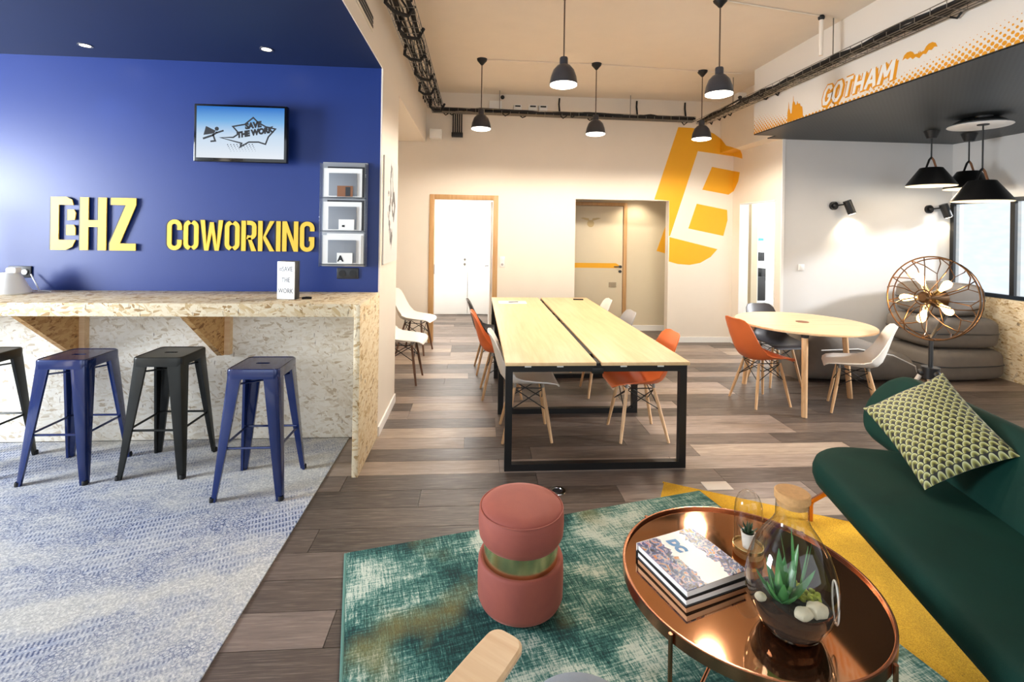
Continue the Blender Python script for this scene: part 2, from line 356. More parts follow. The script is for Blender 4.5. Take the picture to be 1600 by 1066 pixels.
# ------------------------------------------------------------------ mesh helpers
class MB:
    def __init__(s): s.v = []; s.f = []; s.uv = None
    def add(s, vs, fs, m=None):
        o = len(s.v)
        for p in vs: s.v.append(tuple((m @ Vector(p)) if m else p))
        for f in fs: s.f.append(tuple(i+o for i in f))
        return s
    def box(s, c, d, rot=None, bev=0, seg=2):
        M_ = Matrix.Translation(c) @ (rot.to_4x4() if rot else Matrix.Identity(4))
        x, y, z = (q/2 for q in d)
        vs = [(-x, -y, -z), (x, -y, -z), (x, y, -z), (-x, y, -z), (-x, -y, z), (x, -y, z), (x, y, z), (-x, y, z)]
        fs = [(0, 3, 2, 1), (4, 5, 6, 7), (0, 1, 5, 4), (1, 2, 6, 5), (2, 3, 7, 6), (3, 0, 4, 7)]
        if bev:
            bm = bmesh.new(); bv = [bm.verts.new(p) for p in vs]
            for f in fs: bm.faces.new([bv[i] for i in f])
            bmesh.ops.bevel(bm, geom=bm.edges[:], offset=bev, segments=seg, affect='EDGES', profile=0.5)
            bm.verts.index_update(); vs = [tuple(q.co) for q in bm.verts]; fs = [tuple(q.index for q in f.verts) for f in bm.faces]; bm.free()
        return s.add(vs, fs, M_)
    def b2(s, x0, x1, y0, y1, z0, z1, bev=0):
        return s.box(((x0+x1)/2, (y0+y1)/2, (z0+z1)/2), (x1-x0, y1-y0, z1-z0), None, bev)
    def tube(s, path, r, n=8, closed=False, caps=True):
        P = [Vector(p) for p in path]; N = len(P)
        rr = r if isinstance(r, (list, tuple)) else [r]*N
        T = []
        for i in range(N):
            a = P[(i-1) % N] if (closed or i > 0) else P[i]; b = P[(i+1) % N] if (closed or i < N-1) else P[i]
            T.append((b-a).normalized())
        t0 = T[0]; nrm = t0.orthogonal().normalized(); vs = []; fs = []
        for i in range(N):
            if i > 0:
                ax = T[i-1].cross(T[i])
                if ax.length > 1e-7: nrm = Matrix.Rotation(T[i-1].angle(T[i]), 3, ax.normalized()) @ nrm
            bn = T[i].cross(nrm)
            for k in range(n):
                a = 2*PI*k/n; vs.append(P[i]+(nrm*math.cos(a)+bn*math.sin(a))*rr[i])
        for i in range(N if closed else N-1):
            j = (i+1) % N
            for k in range(n):
                l = (k+1) % n; fs.append((i*n+k, i*n+l, j*n+l, j*n+k))
        if caps and not closed:
            fs.append(tuple(reversed(range(n)))); fs.append(tuple((N-1)*n+k for k in range(n)))
        return s.add(vs, fs)
    def cyl(s, a, b, r0, r1=None, n=16): return s.tube([a, b], [r0, r0 if r1 is None else r1], n)
    def lathe(s, prof, n=32, m=None):
        vs = []; fs = []; idx = []
        for r, z in prof:
            if r < 1e-6: idx.append([len(vs)]*n); vs.append((0, 0, z))
            else:
                idx.append(list(range(len(vs), len(vs)+n)))
                for k in range(n): vs.append((r*math.cos(2*PI*k/n), r*math.sin(2*PI*k/n), z))
        for i in range(len(prof)-1):
            for k in range(n):
                l = (k+1) % n; q = []
                for x in (idx[i][k], idx[i][l], idx[i+1][l], idx[i+1][k]):
                    if x not in q: q.append(x)
                if len(q) >= 3: fs.append(tuple(q))
        return s.add(vs, fs, m)
    def prism(s, poly, z0, z1, m=None, holes=()):
        loops = [poly]+list(holes); flat = [p for l in loops for p in l]
        tris = tessellate_polygon([[Vector((x, y, 0)) for x, y in l] for l in loops])
        n = len(flat); vs = [(x, y, z0) for x, y in flat]+[(x, y, z1) for x, y in flat]; fs = []
        for a, b, c in tris:
            A = (flat[b][0]-flat[a][0])*(flat[c][1]-flat[a][1])-(flat[b][1]-flat[a][1])*(flat[c][0]-flat[a][0])
            if A < 0: a, c = c, a
            fs.append((a+n, b+n, c+n)); fs.append((c, b, a))
        o = 0
        for l in loops:
            k = len(l)
            ar = sum(l[i][0]*l[(i+1) % k][1]-l[(i+1) % k][0]*l[i][1] for i in range(k))
            for i in range(k):
                a, b = o+i, o+(i+1) % k
                if (ar < 0) ^ (o > 0): a, b = b, a
                fs.append((a, b, b+n, a+n))
            o += k
        return s.add(vs, fs, m)
    def sphere(s, c, r, n=16, k=10, sc=(1, 1, 1)):
        prof = [(r*math.sin(PI*i/k), -r*math.cos(PI*i/k)) for i in range(k+1)]; prof[0] = (0, -r); prof[-1] = (0, r)
        return s.lathe(prof, n, Matrix.Translation(c) @ Matrix.Diagonal((*sc, 1)))
    def mesh(s, name, mat, ang=35):
        me = bpy.data.meshes.new(name); me.from_pydata(s.v, [], s.f); me.update()
        bm = bmesh.new(); bm.from_mesh(me); bmesh.ops.recalc_face_normals(bm, faces=bm.faces[:]); bm.to_mesh(me); bm.free()
        me.polygons.foreach_set('use_smooth', [True]*len(me.polygons)); me.set_sharp_from_angle(angle=R(ang))
        me.materials.append(MT[mat] if isinstance(mat, str) else mat); return me
    def build(s, name, mat, parent=None, ang=35): return put(name, s.mesh(name, mat, ang), parent)
def put(name, me, parent=None):
    o = bpy.data.objects.new(name, me); COL.objects.link(o)
    if parent is not None: o.parent = parent
    return o
def tag(o, label=None, cat=None, group=None, kind=None):
    if label: o['label'] = label
    if cat: o['category'] = cat
    if group: o['group'] = group
    if kind: o['kind'] = kind
    return o
def thing(name, label, cat, loc=(0, 0, 0), rz=0, group=None):
    o = bpy.data.objects.new(name, None); COL.objects.link(o); o.empty_display_size = 0.1
    o.location = loc; o.rotation_euler = (0, 0, rz); return tag(o, label, cat, group)
def struct(name, mb, mat, parent=None, ang=35):
    o = mb.build(name, mat, parent, ang)
    if parent is None: o['kind'] = 'structure'
    return o
def stroke(path, wd, closed=False):
    P = [Vector((x, y)) for x, y in path]; n = len(P); L = []; Rr = []
    for i in range(n):
        d1 = (P[i]-P[i-1]).normalized() if (i > 0 or closed) else None
        d2 = (P[(i+1) % n]-P[i]).normalized() if (i < n-1 or closed) else None
        d1 = d1 or d2; d2 = d2 or d1
        nn = Vector((-d1.y, d1.x))+Vector((-d2.y, d2.x)); nn.normalize()
        k = wd/2/max(0.35, nn.dot(Vector((-d1.y, d1.x))))
        L.append(tuple(P[i]+nn*k)); Rr.append(tuple(P[i]-nn*k))
    return (L, Rr) if closed else L+Rr[::-1]
def arc(cx, cy, r, a0, a1, n=6, ry=None):
    ry = r if ry is None else ry
    return [(cx+r*math.cos(R(a0+(a1-a0)*i/n)), cy+ry*math.sin(R(a0+(a1-a0)*i/n))) for i in range(n+1)]
def text_mesh(txt, size, ext=0.002, shear=0, offset=0, sx=1.0, align='LEFT'):
    cu = bpy.data.curves.new('t', 'FONT'); cu.body = txt; cu.size = size; cu.extrude = ext; cu.shear = shear; cu.offset = offset
    cu.align_x = align; cu.resolution_u = 3
    o = bpy.data.objects.new('t', cu); COL.objects.link(o); bpy.context.view_layer.update()
    dg = bpy.context.evaluated_depsgraph_get(); me = bpy.data.meshes.new_from_object(o.evaluated_get(dg))
    vs = [(v.co.x*sx, v.co.y, v.co.z) for v in me.vertices]; fs = [tuple(p.vertices) for p in me.polygons]
    bpy.data.objects.remove(o); bpy.data.curves.remove(cu); bpy.data.meshes.remove(me)
    return vs, fs
def frame_m(o, x, y, z):      # matrix with columns x,y,z at origin o
    mm = Matrix.Identity(4)
    for i in range(3): mm[i][0] = x[i]; mm[i][1] = y[i]; mm[i][2] = z[i]; mm[i][3] = o[i]
    return mm
def wallm(x, y, z): return frame_m((x, y, z), (1, 0, 0), (0, 0, 1), (0, -1, 0))      # drawing on a wall that faces -Y
def mX(X): return frame_m((X, 0, 0), (0, -1, 0), (0, 0, 1), (-1, 0, 0))                # on a wall that faces -X, x axis runs to -Y
def rrect(w_, h_, r, n=5):
    return (arc(w_/2-r, h_/2-r, r, 0, 90, n)+arc(-w_/2+r, h_/2-r, r, 90, 180, n)+arc(-w_/2+r, -h_/2+r, r, 180, 270, n)+arc(w_/2-r, -h_/2+r, r, 270, 360, n))

# ================================================================== SETTING
YB, XP, YBAR, XS, YA, XR, ZC, ZN, ZS = 7.05, -0.75, 3.87, 3.83, 5.86, 6.12, 3.60, 2.88, 2.83
fl = struct('floor', MB().b2(-5.6, XR, -2.6, 9.4, -0.12, -0.012), 'floor')
PW, PL = 0.19, 1.24
pm = {}
def plank(x0, x1, y0, y1):
    k = (round(x1-x0, 3), round(y1-y0, 3))
    if k not in pm: pm[k] = MB().box((0, 0, -0.006), (k[0]-0.003, k[1]-0.003, 0.012)).mesh('plank', 'floor')
    o = put('plank', pm[k], fl); o.location = ((x0+x1)/2, (y0+y1)/2, 0)
row = 0; y = 1.55
while y < YB-0.01:
    y1 = min(y+PW, YB); x = -0.96-random.choice([0.1, 0.35, 0.6, 0.85, 1.1]) if y < 4.6 else -2.2-random.choice([0.1, 0.35, 0.6])
    xs0 = -0.96 if y < 4.6 else -1.6
    while x < XR:
        a, b = max(x, xs0), min(x+PL, XR)
        if b-a > 0.02: plank(a, b, y, y1)
        x += PL
    y = y1; row += 1
# corridor and back room floor beyond the doorways
for k, (a, b, c, d) in enumerate(((-1.6, 1.2, YB, 9.4), (1.2, 4.2, YB, 7.9))):
    yy = c; q = 0
    while yy < d-0.01:
        y1 = min(yy+PW, d); x = a-0.4*(q % 3)
        while x < b:
            u, v = max(x, a), min(x+PL, b)
            if v-u > 0.02: plank(u, v, yy, y1)
            x += PL
        yy = y1; q += 1
struct('floor_back_room', MB().b2(4.2, XR, YB, 9.4, -0.012, 0.0).b2(3.95, XR, 5.98, YB, -0.0115, 0.0005), 'floor')

cl = struct('ceiling', MB().b2(XP-0.1, 4.0, -2.6, YB+0.12, ZC, ZC+0.1), 'ceil')
# left dropped ceiling over the bar with its white side
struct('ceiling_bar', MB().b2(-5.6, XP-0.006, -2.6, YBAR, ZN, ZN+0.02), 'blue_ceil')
struct('wall_bar_bulkhead', MB().b2(-5.6, XP, -2.6, YB, ZN+0.02, ZC+0.1).b2(-5.6, XP, YBAR, YB, ZN, ZN+0.02).b2(XP-0.006, XP, -2.6, YBAR, ZN-0.004, ZN+0.02), 'wall')
struct('wall_bar', MB().b2(-5.6, XP-0.012, YBAR, YBAR+0.01, 0, ZN), 'blue')
struct('wall_pier', MB().b2(-5.6, XP, YBAR+0.01, 4.64, 0, ZN).b2(XP-0.012, XP, YBAR-0.004, YBAR+0.01, 0, ZN), 'wall')
bb = MB().b2(XP, XP+0.012, 3.87, 4.652, 0, 0.075); bb.b2(XP-0.5, XP+0.012, 4.64, 4.652, 0, 0.075); struct('baseboard_pier', bb, 'white')
struct('wall_lobby', MB().b2(-2.3, -2.2, 4.64, YB, 0, ZN), 'wall')
# back wall
wb = MB(); wb.b2(-2.3, -0.62, YB, YB+0.12, 0, ZC).b2(-0.62, 0.25, YB, YB+0.12, 2.075, ZC).b2(0.25, 1.44, YB, YB+0.12, 0, ZC)
wb.b2(1.44, 2.845, YB, YB+0.12, 2.105, ZC).b2(2.845, XS+0.12, YB, YB+0.12, 0, ZC); struct('wall_back', wb, 'wall')
struct('baseboard_back', MB().b2(0.31, 1.44, YB-0.014, YB, 0, 0.08).b2(2.845, XS, YB-0.014, YB, 0, 0.08).b2(-2.2, -0.68, YB-0.014, YB, 0, 0.08), 'white')
# lit corridor behind the first doorway
co = MB(); co.b2(-1.7, -1.6, YB+0.12, 9.4, 0, 2.6).b2(1.2, 1.3, YB+0.12, 9.5, 0, 2.6).b2(-1.7, 1.3, 9.4, 9.5, 0, 2.6).b2(-1.7, 1.3, YB+0.12, 9.5, 2.6, 2.7)
struct('wall_corridor', co, 'white')
# second corridor behind the wide opening
c2 = MB(); c2.b2(1.3, 4.3, 7.9, 8.0, 0, 2.4).b2(1.3, 4.3, YB+0.12, 8.0, 2.3, 2.4).b2(1.2, 1.3, YB+0.12, 7.9, 0, 2.4).b2(4.2, 4.3, YB+0.12, 7.9, 0, 2.4)
struct('wall_passage', c2, plain('passage_paint', '#d8cbb0', 0.6, var=0.02))
struct('baseboard_passage', MB().b2(2.46, 4.2, 7.886, 7.9, 0, 0.09), 'white')
# short side wall with doorway, alcove wall
sw = MB(); sw.b2(XS, XS+0.12, YA+0.006, 6.01, 0, ZS+0.01).b2(XS, XS+0.12, 6.01, 6.84, 2.07, ZS+0.01).b2(XS, XS+0.12, 6.84, YB, 0, ZS+0.01)
struct('wall_side', sw, 'wall')
struct('wall_alcove', MB().b2(XS+0.003, XR, YA, YA+0.12, 0, ZS+0.01), 'grey_wall')
struct('trim_1', MB().b2(XS-0.012, XS+0.02, YA-0.012, YA+0.003, 0, ZS), 'white')
struct('trim_2', MB().b2(XS-0.006, XS+0.13, 6.0, 6.012, 0, 2.075).b2(XS-0.006, XS+0.13, 6.838, 6.85, 0, 2.075).b2(XS-0.006, XS+0.13, 6.0, 6.85, 2.063, 2.075), 'white')
struct('baseboard_side', MB().b2(XS-0.013, XS, 6.85, YB, 0, 0.08), 'white')
# right bulkhead: printed fascia, perforated black underside, beam behind it
struct('wall_bulkhead', MB().b2(3.3, 3.34, -2.6, 5.62, ZS, ZC+0.1).b2(3.34, XR, 5.58, 5.62, ZS, ZC+0.1), 'fascia')
struct('ceiling_alcove', MB().b2(3.302, XR, -2.6, 5.618, ZS-0.012, ZS).b2(3.62, XR, 5.618, YA, ZS, ZS+0.012), 'perf')
struct('wall_beam', MB().b2(3.62, 3.95, 5.62, YB+0.12, 2.84, ZC+0.1).b2(3.95, XR, 5.62, 5.98, 2.842, ZC+0.1), 'wall')
# right wall with window band over osb panels
wr = MB(); wr.b2(XR, XR+0.14, -2.6, YA+0.12, 0, 0.93).b2(XR, XR+0.14, -2.6, YA+0.12, 2.10, ZS).b2(XR, XR+0.14, -2.6, 0.4, 0.93, 2.10).b2(XR, XR+0.14, YA-0.02, YA+0.12, 0.93, 2.10)
struct('wall_right', wr, 'grey_wall')
ow = struct('trim_3', MB().b2(XR-0.004, XR, 0.4, YA, 0, 0.93), 'osb')
for k in range(4):
    o = MB().b2(XR-0.028, XR-0.004, YA-0.01-(k+1)*1.25+0.004, YA-0.01-k*1.25, 0.0, 0.925).build('panel', 'osb', ow)
# backdrop room seen through the right doorway
br = MB(); br.b2(XS+0.12, XR+0.1, 9.4, 9.5, 0, 2.8).b2(XR, XR+0.1, 5.98, 9.5, 0, 2.8).b2(4.3, XR+0.1, 5.98, 9.5, 2.7, 2.8).b2(3.95, 4.3, 5.98, YB, 2.7, 2.8).b2(4.3, 4.31, YB+0.12, 9.4, 0, 2.7)
struct('wall_back_room', br, 'white')
# shell behind the camera: shop windows front and left
wf = MB(); wf.b2(-5.6, XR+0.14, -2.72, -2.6, 0, 0.45).b2(-5.6, XR+0.14, -2.72, -2.6, 2.95, 3.7)
for a, b in ((-5.6, -4.5), (-0.7, 0.4), (4.8, XR+0.14)): wf.b2(a, b, -2.72, -2.6, 0.45, 2.95)
struct('wall_front', wf, 'wall')
wl = MB(); wl.b2(-5.72, -5.6, -2.72, YBAR+0.1, 0, 0.4).b2(-5.72, -5.6, -2.72, YBAR+0.1, 2.7, 3.7).b2(-5.72, -5.6, -2.72, -0.5, 0.4, 2.7).b2(-5.72, -5.6, 2.7, YBAR+0.1, 0.4, 2.7)
struct('wall_left', wl, 'wall')

# window in the right wall
win = bpy.data.objects.new('window_1', None); COL.objects.link(win); win['kind'] = 'structure'
ys = [YA-0.03, 5.12, 4.1, 3.1, 2.1, 1.2, 0.42]
MB().b2(XR-0.03, XR+0.05, 0.4, YA-0.01, 0.93, 0.975).b2(XR-0.03, XR+0.05, 0.4, YA-0.01, 2.05, 2.10).build('window_frame', plain('anthracite_frame', '#16222e', 0.4), win)
for k, yy in enumerate(ys): MB().b2(XR-0.03, XR+0.05, yy-0.025, yy+0.025, 0.975, 2.05).build('mullion', 'black', win)
for a, b in zip(ys[1:], ys[:-1]): MB().b2(XR+0.005, XR+0.011, a+0.025, b-0.025, 0.975, 2.05).build('pane', 'frosted', win)

# carpet by the bar
tag(MB().b2(-5.58, -0.96, -2.58, 3.84, 0.0, 0.007, 0).build('carpet', 'carpet'), 'faded blue and grey patterned carpet under the bar stools', 'carpet')

# ---------------------------------------------------------------- doors
d1 = bpy.data.objects.new('door_1', None); COL.objects.link(d1); d1['kind'] = 'structure'
MB().b2(-0.68, -0.61, YB-0.02, YB+0.13, 0, 2.13, 0.004).build('jamb', 'frame_wood', d1)
MB().b2(0.235, 0.305, YB-0.02, YB+0.13, 0, 2.13, 0.004).build('jamb', 'frame_wood', d1)
MB().b2(-0.61, 0.235, YB-0.02, YB+0.13, 2.06, 2.13, 0.004).build('lintel', 'frame_wood', d1)
lf = MB().b2(0.20, 0.232, YB+0.13, YB+0.95, 0.01, 2.05, 0.003).build('door_leaf', 'white', d1)
MB().cyl((0.20, YB+0.86, 1.05), (0.14, YB+0.86, 1.05), 0.009).cyl((0.145, YB+0.86, 1.05), (0.145, YB+0.74, 1.05), 0.009).build('handle', 'steel', lf)
MB().b2(-0.612, -0.60, YB+0.02, YB+0.05, 0.98, 1.12).build('strike_plate', 'steel', d1)
d2 = bpy.data.objects.new('door_2', None); COL.objects.link(d2); d2['kind'] = 'structure'
for a, b in ((-1.1, -0.165), (-0.155, 0.78)):
    l = MB().b2(a, b, 9.36, 9.40, 0.01, 2.2, 0.004).build('door_leaf', 'white', d2)
MB().cyl((-0.22, 9.36, 1.06), (-0.22, 9.33, 1.06), 0.022).cyl((-0.22, 9.36, 0.97), (-0.22, 9.33, 0.97), 0.022).build('knob', 'steel', d2)
d3 = bpy.data.objects.new('door_3', None); COL.objects.link(d3); d3['kind'] = 'structure'
MB().b2(2.41, 2.47, 7.85, 7.9, 0, 2.11, 0.003).build('jamb', 'frame_wood', d3); MB().b2(1.40, 1.46, 7.85, 7.9, 0, 2.11, 0.003).build('jamb', 'frame_wood', d3)
MB().b2(1.46, 2.41, 7.85, 7.9, 2.055, 2.11, 0.003).build('lintel', 'frame_wood', d3)
lf3 = MB().b2(1.465, 2.405, 7.865, 7.895, 0.01, 2.05, 0.003).build('door_leaf', plain('cream_door', '#e2d3b6', 0.5, var=0.02), d3)
MB().prism([(-0.46, 0), (0.36, 0), (0.42, 0.02), (0.42, 0.04), (0.36, 0.08), (-0.46, 0.08)], 0, 0.002, wallm(1.935, 7.865, 1.035)).build('painted_stripe', 'orange_paint', lf3)
MB().cyl((2.36, 7.865, 1.06), (2.36, 7.82, 1.06), 0.022).cyl((2.36, 7.82, 1.06), (2.25, 7.82, 1.06), 0.009).cyl((2.36, 7.865, 0.98), (2.36, 7.84, 0.98), 0.024).build('handle', 'dark_grey', lf3)
MB().b2(2.18, 2.30, 7.855, 7.865, 0.72, 0.80).build('kick_label', plain('grey_label', '#a3957c', 0.6), lf3)
em = MB()
for sgn in (-1, 1): em.prism([(0.02*sgn, 0.0), (0.13*sgn, 0.035), (0.17*sgn, 0.05), (0.12*sgn, 0.06), (0.03*sgn, 0.045)][::sgn], 0, 0.001, wallm(1.86, 7.864, 1.80))
em.prism(arc(0, -0.03, 0.06, 0, 320, 10), 0, 0.001, wallm(1.86, 7.864, 1.79)).build('emblem', plain('faded_gold_print', '#cdb583', 0.5), lf3)

# ---------------------------------------------------------------- mural
mural = [
 ('Y', [(2.969, 3.206), (3.177, 3.201), (3.374, 3.174), (3.514, 3.128), (3.620, 3.058), (3.620, 2.817), (3.565, 2.824), (3.275, 2.857), (2.869, 1.583), (2.851, 1.583), (2.848, 2.107), (2.620, 2.121)]),
 ('Y', [(3.830, 2.792), (3.620, 2.817), (3.620, 2.840), (3.830, 2.840)]),
 ('F', [(7.050, 3.058), (7.028, 3.047), (6.871, 2.918), (6.722, 2.873), (6.626, 2.840), (7.050, 2.840)]),
 ('U', [(3.620, 6.626), (3.769, 6.756), (3.830, 6.852), (3.830, 7.050), (3.620, 7.050)]),
 ('S', [(6.852, 2.840), (6.815, 2.786), (6.805, 2.723), (6.979, 2.775), (7.050, 2.792), (7.050, 2.840)]),
 ('Y', [(3.498, 2.627), (3.830, 2.574), (3.830, 2.266), (3.761, 2.216), (3.353, 2.282)]),
 ('S', [(7.050, 2.574), (6.868, 2.535), (6.906, 2.406), (7.028, 2.272), (7.050, 2.266)]),
 ('Y', [(3.271, 2.071), (3.742, 1.986), (3.751, 1.833), (3.690, 1.595), (3.148, 1.699)]),
 ('Y', [(2.860, 1.567), (3.600, 1.396), (3.497, 1.278), (3.336, 1.186), (3.175, 1.155), (2.991, 1.167), (2.857, 1.203)]),
 ('R', [(3.189, 1.890), (2.988, 1.324), (3.199, 1.269)])]
mr = thing('painted_mural', 'giant yellow-orange letter D and B logo painted around the wall corner', 'mural', (3.2, YB, 1.15))
MP = {'Y': lambda p: frame_m((0, YB, 0), (1, 0, 0), (0, 0, 1), (0, -1, 0)), 'R': lambda p: frame_m((0, 7.9, 0), (1, 0, 0), (0, 0, 1), (0, -1, 0)),
      'F': lambda p: frame_m((3.62, 0, 0), (0, 1, 0), (0, 0, 1), (-1, 0, 0)), 'S': lambda p: frame_m((XS, 0, 0), (0, 1, 0), (0, 0, 1), (-1, 0, 0)),
      'U': lambda p: frame_m((0, 0, 2.84), (1, 0, 0), (0, 1, 0), (0, 0, -1))}
for nm, pts in mural:
    o = MB().prism(pts, 0.0, 0.0015, Matrix.Translation((-3.2, -YB, -1.15)) @ MP[nm](0)).build('painted_shape', 'orange_paint', mr)

# ---------------------------------------------------------------- fascia print
def fm(y, z): return Matrix.Translation((0, y, z)) @ mX(3.3)
gt = thing('fascia_lettering', 'slanted white word with orange outline printed on the bulkhead', 'lettering', (3.3, 4.45, 2.87))
inv = Matrix.Translation((-3.3, -4.45, -2.87))
advx = 0.0; HG = 0.150
def comic(ch, w_):
    h = HG; r_ = w_*0.42
    if ch == 'G': return [[(w_, h*0.78), (w_*0.8, h*0.97), (w_*0.35, h), (w_*0.08, h*0.75), (0, h*0.35), (w_*0.2, h*0.04), (w_*0.65, 0), (w_*0.95, h*0.18), (w_, h*0.47), (w_*0.55, h*0.45)]]
    if ch == 'O': return [[(w_*0.3, 0), (0, h*0.25), (w_*0.02, h*0.75), (w_*0.35, h), (w_*0.75, h), (w_, h*0.75), (w_*0.98, h*0.25), (w_*0.68, 0), (w_*0.3, 0)]]
    if ch == 'T': return [[(0, h), (w_, h)], [(w_*0.5, h), (w_*0.5, 0)]]
    if ch == 'H': return [[(0, 0), (0, h)], [(w_, 0), (w_, h)], [(0, h*0.5), (w_, h*0.5)]]
    if ch == 'A': return [[(0, 0), (w_*0.48, h)], [(w_*0.56, h), (w_, 0)], [(w_*0.2, h*0.33), (w_*0.85, h*0.33)]]
    if ch == 'M': return [[(0, 0), (w_*0.1, h)], [(w_*0.9, h), (w_, 0)], [(w_*0.12, h), (w_*0.5, h*0.3)], [(w_*0.5, h*0.3), (w_*0.88, h)]]
def itm(y, z): return fm(y, z) @ Matrix(((1, 0.28, 0, 0), (0, 1, 0, 0), (0, 0, 1, 0), (0, 0, 0, 1)))
for ch, ww in zip('GOTHAM', (0.085, 0.085, 0.085, 0.085, 0.095, 0.125)):
    a = MB(); b = MB(); sh_ = MB()
    for n_, pth in enumerate(comic(ch, ww)):
        a.prism(stroke(pth, 0.056), 0, 0.0010+0.0002*n_, inv @ itm(4.455-advx, 2.885)); sh_.prism(stroke(pth, 0.056), 0, 0.0004+0.0001*n_, inv @ itm(4.455-advx-0.014, 2.871))
        b.prism(stroke(pth, 0.031), 0.0005, 0.0018+0.0003*n_, inv @ itm(4.455-advx, 2.885))
    a.build('letter_outline', 'print_orange', gt); sh_.build('letter_shadow_print', 'print_orange', gt); b.build('letter_face', 'paper', gt)
    advx += ww+0.043
sk = [(0, 0), (0, 0.10), (0.012, 0.14), (0.02, 0.21), (0.028, 0.14), (0.04, 0.12), (0.05, 0.08), (0.07, 0.08), (0.08, 0.17), (0.09, 0.20), (0.095, 0.255), (0.10, 0.20), (0.12, 0.18), (0.13, 0.15), (0.15, 0.155), (0.16, 0.185), (0.17, 0.155), (0.2, 0.15), (0.21, 0.12), (0.235, 0.11), (0.245, 0.06), (0.25, 0)]
tag(MB().prism(sk, 0, 0.002, fm(4.985, ZS+0.005)).build('skyline_print', 'print_orange'), 'orange city skyline silhouette printed at the far end of the bulkhead', 'wall graphic')
bh = [(0.0, 0.012), (0.006, 0.034), (0.012, 0.018), (0.02, 0.02), (0.04, 0.022), (0.055, 0.045), (0.075, 0.058), (0.105, 0.060), (0.13, 0.045), (0.145, 0.012), (0.12, 0.02), (0.10, 0.004), (0.075, 0.012), (0.055, -0.010), (0.03, 0.0), (0.0, -0.022)]
bt = [(0.145+x, y) for x, y in bh]+[(0.145-x, y) for x, y in bh[::-1][1:-1]]
tag(MB().prism(bt, 0, 0.002, fm(3.575, 2.995)).build('bat_print', 'print_orange'), 'orange flying bat silhouette printed on the bulkhead', 'wall graphic')

def_passage = light('passage_downlight', 'SPOT', (2.62, 7.62, 2.28), 26, (1.0, 0.86, 0.66), (0, 0, 0), radius=0.04, spot=R(120), blend=0.7)
pd_ = thing('downlight', 'recessed spot in the passage ceiling behind the wide opening', 'downlight', (2.62, 7.62, 2.3), 0, 'recessed ceiling spots')
MB().lathe([(0.032, 0.0), (0.032, -0.003), (0.045, -0.005), (0.045, 0.0)], 20).build('ring', 'steel', pd_); MB().lathe([(0, -0.002), (0.032, -0.002), (0.032, 0.0)], 20).build('lens', 'glow_spot', pd_)

# ================================================================== BAR
bar = thing('bar_counter', 'pale particle-board bar counter with thick top and end panel', 'counter', (-2.6, 3.5, 0))
def rel(o): return Matrix.Translation(-Vector(o.location))
def bl(parent, name, mat, x0, x1, y0, y1, z0, z1, bev=0.003):
    mb = MB().b2(x0, x1, y0, y1, z0, z1, bev); L = parent.location
    mb.v = [(p[0]-L[0], p[1]-L[1], p[2]-L[2]) for p in mb.v]
    return mb.build(name, mat, parent)
bl(bar, 'counter_top', 'osb', -5.58, XP-0.04, 3.25, YBAR-0.001, 1.045, 1.13)
bl(bar, 'end_panel', 'osb', XP-0.04, XP, 3.235, YBAR-0.005, 0, 1.13)
bl(bar, 'front_panel', 'osb_pale', -5.58, XP-0.045, 3.845, YBAR-0.001, 0.0075, 1.045)
for xb in (-2.93, -1.90, -3.97):
    mb = MB(); mb.prism([(3.30, 1.045), (3.845, 1.045), (3.845, 0.66), (3.78, 0.66)], -0.02, 0.02, frame_m((xb, 0, 0), (0, 1, 0), (0, 0, 1), (1, 0, 0)))
    mb.v = [(p[0]+2.6, p[1]-3.5, p[2]) for p in mb.v]; br_ = mb.build('bracket', 'osb_warm', bar)
    mb = MB().b2(xb+0.02, xb+0.06, 3.80, 3.845, 0.66, 1.045); mb.v = [(p[0]+2.6, p[1]-3.5, p[2]) for p in mb.v]; mb.build('bracket_batten', 'birch', bar)

